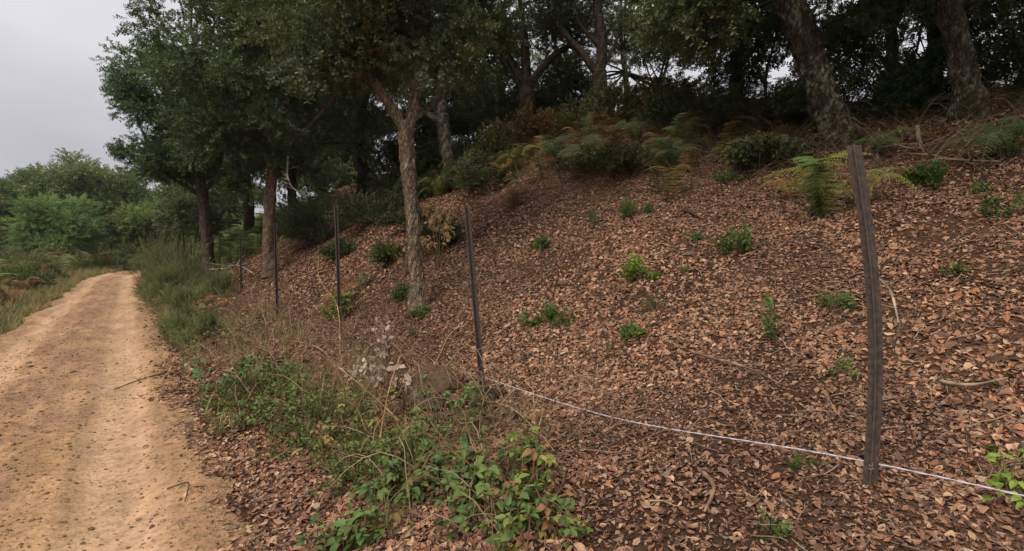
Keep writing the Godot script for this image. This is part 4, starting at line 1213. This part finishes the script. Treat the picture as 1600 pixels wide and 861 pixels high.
	# ---- broom and weeds on the right verge, weeds on the left verge
	var verge := [["feathery green broom bush on the right verge, nearest of the row", 1.05, 13.0, 0.45, 0.62], ["bushy grey-green broom on the right verge by the track edge", 0.85, 16.9, 0.55, 0.85], ["tall wispy broom on the right verge beside the fence", 1.6, 18.6, 0.8, 1.3],
		["rounded broom bush on the right verge near the dark-trunked oak", 1.1, 22.0, 0.8, 1.3], ["grey-green broom filling the right verge before the bend", 1.3, 27.0, 1.0, 1.7], ["tall broom at the far right verge where the track bends", 1.3, 33.0, 1.2, 2.0], ["broom clump at the outside of the bend", 2.2, 39.0, 1.5, 2.2],
		["small bright green weed tuft at the right edge of the track", 0.72, 10.1, 0.24, 0.42], ["golden dry weed clump in front of the broom bushes", 0.85, 14.6, 0.4, 0.5], ["olive weed clump between broom bushes at the track edge", 0.75, 19.5, 0.45, 0.6], ["ragged weed clump by the fifth fence post", 1.9, 14.9, 0.5, 0.6], ["leafy dark weed clump on the right verge, between broom and brambles", 0.92, 9.0, 0.3, 0.35]]
	for k in verge:
		shrub("broom_bush", k[0], "bush", at(k[1], k[2]), Vector3(k[3], k[4], k[3]), int(220 + 420 * k[3]), "fine_a", 0.42 + 0.3 * k[4] if k[4] < 1.0 else 0.62, Color(0.11, 0.125, 0.055), Color(0.29, 0.325, 0.13), "broom along the right verge", 14)
	var lv := [["leafy green weed clump at the left edge of the view", -2.6, 13.6, 0.5, 0.5, Color(0.103, 0.128, 0.045), Color(0.204, 0.221, 0.077)], ["mixed weed clump on the left verge beside the orange bracken", -3.0, 18.2, 0.5, 0.5, Color(0.117, 0.116, 0.051), Color(0.262, 0.198, 0.090)],
		["bright green weed mound on the left verge farther along", -3.0, 24.5, 0.9, 0.7, Color(0.117, 0.151, 0.051), Color(0.233, 0.255, 0.103)], ["pale green bush on the left verge before the bend", -3.4, 31.5, 1.2, 1.0, Color(0.117, 0.139, 0.058), Color(0.248, 0.244, 0.109)],
		["big green bracken-covered bush left of the track", -5.2, 33.0, 2.0, 1.6, Color(0.103, 0.128, 0.051), Color(0.204, 0.209, 0.090)], ["leafy bush across the end of the track", -0.6, 50.0, 2.2, 1.5, Color(0.117, 0.139, 0.051), Color(0.248, 0.232, 0.096)], ["bush beside the far end of the track, left", -3.6, 42.0, 1.8, 1.4, Color(0.103, 0.128, 0.051), Color(0.219, 0.221, 0.090)]]
	for q in 14:
		var sv := 8.0 + q * 2.1 + rr(-0.8, 0.8)
		var xv := -1.95 - pow(rng.randf(), 1.2) * 1.6 - 0.03 * sv
		var gold := q % 3
		lv.append(["%s scrubby weed patch on the left verge, %s" % [["golden brown", "olive", "dusty green"][gold], ["at the very edge of the view", "beside the track's near bend", "between two grass tufts", "just past the orange bracken", "before the bright mound", "low at the track's left edge", "deep in the dry grass", "by the pale dead bracken", "beyond the bright mound", "where the track narrows", "near the far bracken", "under the pale green bush", "against the bracken bank", "at the start of the bend"][q]], xv, sv, rr(0.3, 0.6), rr(0.22, 0.5), [Color(0.17, 0.12, 0.055), Color(0.11, 0.115, 0.045), Color(0.09, 0.125, 0.05)][gold], [Color(0.36, 0.26, 0.125), Color(0.25, 0.24, 0.10), Color(0.20, 0.25, 0.10)][gold]])
	for k in lv:
		shrub("weed_bush", k[0], "bush", at(k[1], k[2]), Vector3(k[3], k[4], k[3]), int(300 + 500 * k[3]), "oak_a" if k[3] > 0.7 else "herb", 0.8 if k[3] > 0.7 else 1.2, k[5], k[6], "weeds along the left verge", 10)

	# ---- single ferns
	var green := [Color(0.05, 0.085, 0.026), Color(0.075, 0.11, 0.032)]
	var turning := [Color(0.10, 0.14, 0.035), Color(0.22, 0.19, 0.045), Color(0.15, 0.16, 0.04), Color(0.20, 0.13, 0.04)]
	fern("large green fern behind the nearest fence post", 6.2, 2.5, 9, 0.86, [Color(0.085, 0.145, 0.035), Color(0.11, 0.17, 0.04), Color(0.16, 0.165, 0.04)], "ferns on the bank", "fern", 0.6)
	fern("yellowing fern left of the large green fern", 6.65, 3.0, 6, 0.66, [Color(0.28, 0.22, 0.05), Color(0.21, 0.18, 0.04), Color(0.25, 0.15, 0.045)])
	fern("fern whose frond shows right of the nearest post's top", 6.6, 2.25, 6, 0.65, [Color(0.14, 0.17, 0.04), Color(0.20, 0.19, 0.05)])
	fern("dark green fern at the right edge near the pale-barked oak", 7.7, 1.2, 9, 0.7, [Color(0.04, 0.075, 0.025), Color(0.055, 0.09, 0.03)])
	fern("green fern on the rim of the bank under the thick upright trunk", 8.6, 11.2, 9, 0.95, green)
	fern("dark fern on the rim of the bank in front of the twin-stemmed oak", 7.7, 7.7, 11, 0.95, green)
	fern("fern among leaves on the slope left of the slim forked oak", 6.9, 16.0, 9, 1.0, green)
	fern("browning fern between the slim forked oak and the dark forked oak", 7.4, 13.2, 8, 0.9, turning)
	fern("small fern under the evergreen oak on the rim", 8.2, 6.2, 8, 0.6, turning)
	fern("fern beside the foot of the big leaning oak", 8.3, 3.9, 7, 0.5, green)
	fern("fern low on the bank left of the third fence post", 3.6, 9.4, 6, 0.4, green)
	fern("fern at the foot of the bank behind the reddish trunk", 4.6, 17.9, 9, 1.0, turning)
	for k in [["fern on the lip of the bank below the evergreen oak", 7.8, 5.6, 8, 0.7, green], ["half-browned fern on the lip of the bank, mid view", 7.6, 6.9, 8, 0.75, turning], ["spreading fern on the lip below the twin-stemmed oak", 8.1, 8.9, 9, 0.85, green], ["yellowing fern on the lip below the thick upright trunk", 8.0, 10.2, 8, 0.85, turning], ["fern between the big leaning oak and the pale-barked oak", 8.4, 2.6, 8, 0.6, green], ["small fern left of the big leaning oak's foot", 8.3, 4.9, 7, 0.6, turning], ["russet fern higher on the rim behind the evergreen oak's fern", 8.9, 6.2, 8, 0.8, turning], ["fern on the rim right of the twin-stemmed oak", 9.3, 7.6, 8, 0.85, green]]:
		fern(k[0], k[1], k[2], k[3], k[4], k[5])
	# ---- dead bracken, rust brown
	for k in [["rust-brown dead bracken beside the third fence post", 3.15, 9.0, 9, 0.6], ["rust-brown dead bracken under the rim of the bank, above the second fence post", 6.3, 8.2, 11, 0.75], ["rusty dead bracken clump among the broom on the right verge", 1.35, 12.6, 9, 0.65], ["orange dead bracken on the left verge", -2.5, 18.6, 10, 0.8], ["pale dead bracken farther along the left verge", -2.7, 22.5, 9, 0.8]]:
		var f := fern(k[0], k[1], k[2], k[3], k[4], [Color(0.24, 0.11, 0.05), Color(0.19, 0.085, 0.04), Color(0.28, 0.15, 0.07)], "dead bracken", "dead_bracken")
		f.set_meta("category", "bracken")
	# ---- small green plants growing through the leaves
	var g1 := Color(0.075, 0.12, 0.035); var g2 := Color(0.16, 0.22, 0.06)
	var y1 := Color(0.13, 0.18, 0.03); var y2 := Color(0.22, 0.27, 0.06)
	var clump := 0
	for c in [[5.2, 3.2], [4.3, 1.7], [3.6, 4.3], [6.3, 1.3], [5.7, 5.2]]:
		for q in 1 + int(rr(0, 2.5)):
			var words: String = ["thin", "tiny", "spindly", "low", "ragged"][q] + " seedling of the clump " + ["below the tall weed", "behind the nearest post", "right of the second post", "high at the right edge", "beside the round dark tuft", "in the middle of the bank", "below the lip of the bank", "up from the second post", "under the large fern", "left of the second post"][clump]
			shrub("seedling", words, "plant", at(c[0] + rng.randfn() * 0.22, c[1] + rng.randfn() * 0.22, -0.01), Vector3(rr(0.03, 0.10), rr(0.05, 0.2), rr(0.03, 0.10)), int(rr(8, 34)), ["herb", "round", "fine_a"][int(rr(0, 2.4))], rr(0.5, 0.9), g1 * rr(0.8, 1.5), g2 * rr(0.7, 1.4), "seedlings on the leafy bank", 3)
		clump += 1
	for k in [["round dense dark green tuft high on the leafy bank", 5.95, 4.9, 0.24, 0.26, 210, g1, g2, "fine_a", 0.35], ["yellow-green leafy tuft in the middle of the bank, below the dark round tuft", 4.55, 3.68, 0.17, 0.24, 150, y1, y2, "round", 1.0],
		["low green plant on the bank just right of the second fence post", 3.62, 4.08, 0.15, 0.11, 60, g1, g2, "herb", 0.9], ["small bright green plant on the bank right of the second fence post's low plant", 3.66, 3.07, 0.11, 0.13, 55, g1, g2, "round", 0.9],
		["upright green sprig high on the bank right of the second fence post", 5.06, 5.98, 0.14, 0.28, 60, g1, g2, "herb", 1.0], ["tall green weed on the bank left of the nearest fence post", 5.39, 3.0, 0.17, 0.30, 80, g1, g2, "herb", 1.0],
		["tiny dark plant on the leaves beside the white wire", 2.75, 1.2, 0.06, 0.05, 26, g1, g2, "fine_a", 0.22], ["tiny green sprout at the bottom of the view", 2.18, 1.08, 0.05, 0.06, 16, g1, g2, "herb", 0.6],
		["green plant showing left of the nearest post at half height", 4.36, 1.66, 0.09, 0.12, 36, g1, g2, "herb", 0.8], ["small sprig just left of the nearest post, lower on the bank", 3.64, 1.35, 0.05, 0.08, 18, g1, g2, "herb", 0.7],
		["little sprig on the bank right of the nearest post", 5.14, 1.13, 0.06, 0.09, 18, g1, g2, "herb", 0.8], ["leafy plant near the right edge, high on the leafy bank", 6.03, 0.99, 0.13, 0.2, 44, g1, g2, "herb", 1.0],
		["green weed at the foot of the slim forked oak, right side", 3.24, 6.35, 0.09, 0.1, 30, g1, g2, "round", 1.0], ["leafy weed left of the slim forked oak's foot", 3.5, 7.3, 0.2, 0.22, 80, g1, g2, "herb", 1.1],
		["pale wispy plant on the bank below the yellow-green tuft", 4.09, 3.12, 0.1, 0.16, 36, Color(0.12, 0.12, 0.05), Color(0.2, 0.19, 0.08), "fine_a", 0.35], ["moss-green tuft left of the slim forked oak, up the slope", 4.6, 8.5, 0.28, 0.22, 160, y1 * 0.6, y2 * 0.6, "fine_a", 0.4],
		["green plant at the foot of the leaves under the evergreen oak", 7.4, 4.3, 0.2, 0.2, 70, g1, g2, "herb", 1.1], ["leafy plant in the dead twigs below the pale-barked oak", 7.2, 1.7, 0.16, 0.22, 60, g1, g2, "broad", 0.7],
		["small dark shrublet on the leaves left of the second post's stone", 2.9, 5.9, 0.1, 0.09, 40, g1, g2, "fine_a", 0.25], ["yellow-green weed leaning by the third fence post", 2.75, 8.3, 0.25, 0.45, 70, y1, y2, "round", 1.6]]:
		shrub("green_plant", k[0], "plant", at(k[1], k[2], -0.01), Vector3(k[3] * 0.9, k[4] * 0.85, k[3] * 0.9), k[5] * 8 / 10, k[8], k[9], k[6], k[7], "small plants on the leafy bank", 6)
	# ---- brambles in front
	var bg := [Color(0.200, 0.147, 0.057), Color(0.120, 0.138, 0.038), Color(0.075, 0.129, 0.034), Color(0.100, 0.166, 0.043), Color(0.140, 0.202, 0.052), Color(0.085, 0.133, 0.043), Color(0.120, 0.166, 0.038)]
	var by := [Color(0.260, 0.138, 0.062), Color(0.110, 0.166, 0.040), Color(0.170, 0.221, 0.048), Color(0.300, 0.258, 0.067), Color(0.085, 0.133, 0.038), Color(0.100, 0.147, 0.038)]
	bramble("bluish green bramble thicket at the edge of the track, farthest of the row", 0.95, 5.9, 0.40, 0.75, 0.27, 16, 290, 0.068, [Color(0.065, 0.115, 0.045), Color(0.095, 0.155, 0.055), Color(0.13, 0.19, 0.06), Color(0.16, 0.15, 0.055)])
	bramble("bramble thicket with red canes, second along from the track edge", 1.2, 4.6, 0.32, 0.6, 0.22, 14, 290, 0.050, bg)
	bramble("wide bramble clump in the middle of the verge", 1.42, 3.6, 0.3, 0.42, 0.2, 14, 290, 0.050, by)
	bramble("lush bramble clump with large leaves at the bottom of the view", 1.33, 2.72, 0.25, 0.3, 0.22, 14, 290, 0.058, bg)
	bramble("bramble with some yellowed leaves right of the lush clump", 1.68, 2.0, 0.32, 0.32, 0.22, 14, 290, 0.054, by)
	bramble("bushy bramble between the lush clump and the yellowed one", 1.55, 2.35, 0.26, 0.28, 0.19, 12, 260, 0.052, bg)
	bramble("low bramble sprig creeping over leaves beside the track, lowest in the view", 0.84, 2.55, 0.18, 0.2, 0.10, 6, 80, 0.064, bg)
	bramble("bramble mixed with dry stems nearest the second fence post", 1.85, 3.2, 0.34, 0.42, 0.28, 12, 190, 0.055, bg)
	bramble("bright green bramble sprig at the lower right corner beside the wire", 3.0, 0.42, 0.12, 0.12, 0.15, 5, 27, 0.055, [Color(0.20, 0.31, 0.05), Color(0.25, 0.34, 0.065)])
	bramble("bramble tangle between the small bright weed tuft and the broom", 1.15, 11.2, 0.4, 0.8, 0.4, 12, 150, 0.055, bg)
	bramble("bramble tangle with yellowing leaves beside the dead bracken on the right verge", 1.2, 8.6, 0.35, 0.7, 0.32, 12, 180, 0.052, by)
	bramble("bramble sprawling at the track edge in front of the broom row", 0.75, 15.4, 0.35, 0.9, 0.4, 12, 120, 0.06, bg)
	# dense small leaves and dry stems under the brambles
	var under := [["tangle of small green weeds under the middle brambles", 1.25, 4.0, 0.5, 0.24], ["low weeds under the lush bramble clump", 1.35, 3.0, 0.42, 0.18], ["weeds between the far thicket and the red-caned thicket", 1.05, 5.4, 0.45, 0.24]]
	for k in under:
		shrub("verge_weeds", k[0], "weeds", at(k[1], k[2], -0.03), Vector3(k[3], k[4], k[3]), 250, "herb", 0.9, Color(0.085, 0.11, 0.036), Color(0.20, 0.235, 0.075), "weeds under the brambles", 30)

func make_fence() -> void:
	var posts := [["rusty steel T-post nearest the viewer, whole height, slightly bowed", 2.79, 0.91, 1.60, [-0.075, 0, 0.0], 108, -0.06], ["leaning rusty steel post beside the grey stone, second along", 2.48, 3.72, 1.57, [-0.135, 0, 0.02], 114, 0.0],
		["dark steel post by the dead rust-brown bracken, third along", 2.42, 7.25, 1.80, [-0.06, 0, 0], 134, 0.0], ["dark steel post in front of the reddish oak trunk, fourth along", 2.19, 9.97, 1.70, [-0.04, 0, 0], 134, 0.0],
		["steel post between the reddish oak and the dark-trunked oak, fifth along", 2.45, 15.2, 1.65, [-0.03, 0, 0], 134, 0.0], ["distant post just right of the dark-trunked oak", 2.5, 19.6, 1.6, [0.02, 0, 0], 134, 0.0], ["distant post just left of the dark-trunked oak", 2.3, 26.5, 1.6, [0.0, 0, 0], 134, 0.0], ["farthest post showing among the broom", 2.5, 33.0, 1.6, [0.0, 0, 0], 134, 0.0]]
	for p in posts:
		fence_post(p[0], p[1], p[2], p[3], off(p[4]), deg_to_rad(p[5]), p[6])
	var w := func(x: float, s: float, up: float) -> Vector3: return at(x, s, up)
	rope([w.call(3.2, -2.0, 0.14), w.call(2.95, -0.5, 0.10), Vector3(2.80, height(2.79, 0.91) + 0.105, -0.94), Vector3(2.66, height(2.66, 2.36) + 0.05, -2.36), Vector3(2.50, height(2.48, 3.72) + 0.09, -3.74)], 0.0036, "pale twisted wire strung low from the second post past the nearest post")
	rope([Vector3(2.50, height(2.48, 3.72) + 0.085, -3.76), w.call(2.44, 5.4, 0.03), Vector3(2.44, height(2.42, 7.25) + 0.05, -7.27), w.call(2.3, 8.6, 0.03), w.call(2.21, 9.97, 0.06)], 0.0024, "thin dull wire running on from the second post to the fourth, half buried in stems", 0.62)

func make_small_things() -> void:
	rng.seed = 900
	# stones
	for k in [["large brown stone bedded in leaves left of the second fence post", 2.16, 3.98, 0.46, 0.42, 0.40, Color(0.23, 0.15, 0.095)], ["flat grey-brown stone in front of the large brown stone", 1.93, 3.75, 0.36, 0.26, 0.28, Color(0.22, 0.17, 0.12)], ["dark earthy stone with white flecks at the foot of the second post", 2.3, 3.5, 0.36, 0.22, 0.28, Color(0.10, 0.07, 0.055)],
		["tan stone on the bank just right of the second fence post's top half", 4.18, 5.78, 0.2, 0.15, 0.16, Color(0.28, 0.19, 0.12)], ["small flat pinkish stone in the middle of the leafy bank", 5.21, 3.48, 0.19, 0.09, 0.14, Color(0.34, 0.22, 0.16)], ["grey stone half buried at the right edge, above the wire", 3.27, 0.42, 0.13, 0.10, 0.12, Color(0.27, 0.19, 0.13)]]:
		var o := obj("stone", pebble(hash(k[0]) % 1000, 26, 0.8), M.stone.duplicate(), self, Transform3D(Basis(Vector3.UP, rr(0, TAU)).scaled(Vector3(k[3], k[4], k[5])), at(k[1], k[2], k[4] * 0.12)))
		o.material_override.albedo_color = k[6].linear_to_srgb()
		tag(o, k[0], "stone", "stones on the bank")
	# fallen sticks
	branch_thing("fallen_branch", "thin fallen branch lying in the leaves at mid bank", [at(3.62, 2.42, 0.04), at(3.5, 2.1, 0.05), at(3.46, 1.85, 0.05), at(3.40, 1.62, 0.02)], 0.012, Color(0.22, 0.15, 0.10), 2)
	branch_thing("fallen_branch", "stout pale stick in the leaves at the bottom of the view", [at(2.35, 1.5, 0.03), at(2.22, 1.36, 0.035), at(2.05, 1.3, 0.03)], 0.013, Color(0.26, 0.165, 0.105), 0)
	branch_thing("fallen_branch", "bleached forked branch in the leaves behind the nearest post", [at(4.9, 1.75, 0.05), at(4.65, 1.55, 0.14), at(4.5, 1.35, 0.10), at(4.2, 1.2, 0.03)], 0.014, Color(0.30, 0.22, 0.16), 5)
	branch_thing("fallen_branch", "short dark piece of branch high on the leafy bank", [at(6.2, 4.25, 0.04), at(6.12, 4.05, 0.05), at(6.05, 3.92, 0.04)], 0.03, Color(0.08, 0.05, 0.038), 0)
	branch_thing("fallen_branch", "tangle of bare branches below the pale-barked oak", [at(8.4, 2.2, 0.3), at(7.9, 2.0, 0.12), at(7.5, 1.7, 0.1), at(7.3, 1.2, 0.06)], 0.03, Color(0.17, 0.12, 0.085), 12)
	branch_thing("fallen_branch", "pale stick lying at the right edge above the grey stone", [at(3.65, 0.85, 0.04), at(3.62, 0.72, 0.05), at(3.7, 0.58, 0.05)], 0.011, Color(0.32, 0.24, 0.17), 1)
	branch_thing("fallen_branch", "bare dead branch hanging beside the reddish oak trunk", [at(3.8, 16.0, 3.3), at(3.75, 15.8, 2.7), at(3.9, 15.6, 2.2), at(4.2, 15.4, 1.9)], 0.03, Color(0.30, 0.25, 0.2), 6)
	branch_thing("fallen_branch", "dead forked branch lying behind the fence beside the dark-trunked oak", [at(2.5, 22.0, 0.5), at(2.7, 20.0, 0.5), at(2.8, 18.0, 0.6), at(3.0, 16.8, 0.35)], 0.04, Color(0.30, 0.24, 0.2), 10)
	var rb := func(x: float, s: float, up: float) -> Vector3: return Vector3(x, top(x, s) + up + 0.004, -s)
	branch_thing("road_stick", "long bare twig lying across the track's right half", [rb.call(0.35, 7.1, 0.03), rb.call(0.22, 7.0, 0.025), rb.call(0.05, 7.05, 0.02), rb.call(-0.1, 6.75, 0.01)], 0.011, Color(0.13, 0.085, 0.06), 2, "stick")
	branch_thing("road_stick", "small bent twig on the track near its right edge", [rb.call(0.2, 3.75, 0.01), rb.call(0.3, 3.7, 0.02), rb.call(0.27, 3.5, 0.005)], 0.006, Color(0.11, 0.065, 0.045), 0, "stick")
	branch_thing("road_stick", "forked dark twig at the right edge of the track by the brambles", [rb.call(0.5, 6.3, 0.03), rb.call(0.4, 6.2, 0.03), rb.call(0.28, 6.15, 0.01)], 0.008, Color(0.12, 0.08, 0.055), 2, "stick")
	# bare stems arching out of the brambles
	for k in [["dry arching cane rising from the brambles in front of the large stone", [[1.3, 3.2, 0.0], [1.55, 3.5, 0.42], [1.85, 3.75, 0.48], [2.2, 3.45, 0.12]], Color(0.34, 0.19, 0.11)], ["dark red cane bending over at the right of the brambles", [[1.75, 1.95, 0.0], [1.85, 2.15, 0.22], [1.7, 2.5, 0.33], [1.6, 2.75, 0.30]], Color(0.12, 0.05, 0.04)],
		["straight dry stem leaning left over the middle brambles", [[1.6, 3.0, 0.0], [1.45, 3.5, 0.28], [1.3, 4.1, 0.5], [1.25, 4.4, 0.55]], Color(0.25, 0.16, 0.09)], ["tall yellow dead stalk in front of the third fence post", [[2.0, 6.0, 0.0], [2.1, 6.4, 0.5], [2.0, 6.8, 0.85], [2.05, 7.0, 1.15]], Color(0.36, 0.24, 0.12)],
		["slender dry stem crossing in front of the bramble thicket", [[1.5, 4.1, 0.0], [1.45, 4.7, 0.4], [1.25, 5.2, 0.52], [1.0, 5.8, 0.5]], Color(0.24, 0.15, 0.09)]]:
		var pts := []
		for p in k[1]: pts.append(at(p[0], p[1], p[2]))
		branch_thing("dry_stem", k[0], pts, 0.006, k[2], 4, "dry stem")
	# the dead seedlings with pale leaves
	dead_plant("dead oak seedling with big pale tan leaves behind the second fence post", at(4.2, 7.6), 1.15, 0.75, 130, 0.10, [Color(0.62, 0.45, 0.25), Color(0.68, 0.50, 0.29), Color(0.50, 0.34, 0.18)])
	dead_plant("small dead seedling with pale leaves left of the slim forked oak", at(3.9, 8.3), 0.8, 0.35, 34, 0.09, [Color(0.62, 0.45, 0.25), Color(0.52, 0.35, 0.19)])
	dead_plant("withered grey-leaved stalk standing between third post and large stone", at(2.05, 4.75), 0.62, 0.22, 60, 0.085, [Color(0.42, 0.33, 0.26), Color(0.54, 0.43, 0.34), Color(0.33, 0.24, 0.18)])
	dead_plant("low withered grey-leaved plant draped over the large brown stone", at(1.9, 4.15), 0.3, 0.5, 90, 0.075, [Color(0.42, 0.33, 0.26), Color(0.54, 0.43, 0.34), Color(0.33, 0.24, 0.18)])
	dead_plant("orange dead leaves on a broken twig among the broom", at(1.5, 11.6), 0.5, 0.4, 40, 0.1, [Color(0.42, 0.22, 0.10), Color(0.34, 0.17, 0.08)])

func dead_plant(label: String, where: Vector3, tall: float, wide: float, n: int, leaf: float, cols: Array) -> void:
	var root := thing("dead_plant", label, "dead plant", where, 0.0, "withered plants on the bank")
	rng.seed = hash(label)
	var tips := []
	for i in 6:
		var d := any_dir(); d.y = 0
		var e := d * wide * rr(0.3, 1.0) + Vector3(0, tall * rr(0.45, 1.0), 0)
		var mid := e * 0.5 + Vector3(0, tall * 0.12, 0)
		var b := MB.new()
		b.tube([Vector3(0, -0.03, 0), mid, e, e + d * 0.06 - Vector3(0, 0.05, 0)], [0.008, 0.006, 0.004, 0.002], 5, Color(0.20, 0.13, 0.085))
		obj("stem", b.done(), M.twig, root)
		tips.append([mid, e])
	for i in n:
		var t: Array = tips[rng.randi() % 6]
		var p: Vector3 = t[0].lerp(t[1], rr(0.1, 1.1)) + any_dir() * 0.07
		var dir := (any_dir() + Vector3(0, -0.75, 0)).normalized()
		var z := leaf * rr(0.7, 1.2)
		obj("leaf", mesh_of["dead_%d" % (rng.randi() % 5)], frond_mat(cols[rng.randi() % cols.size()]), root, Transform3D(facing(dir, any_dir()).scaled(Vector3.ONE * z), p + dir * z * 0.5))
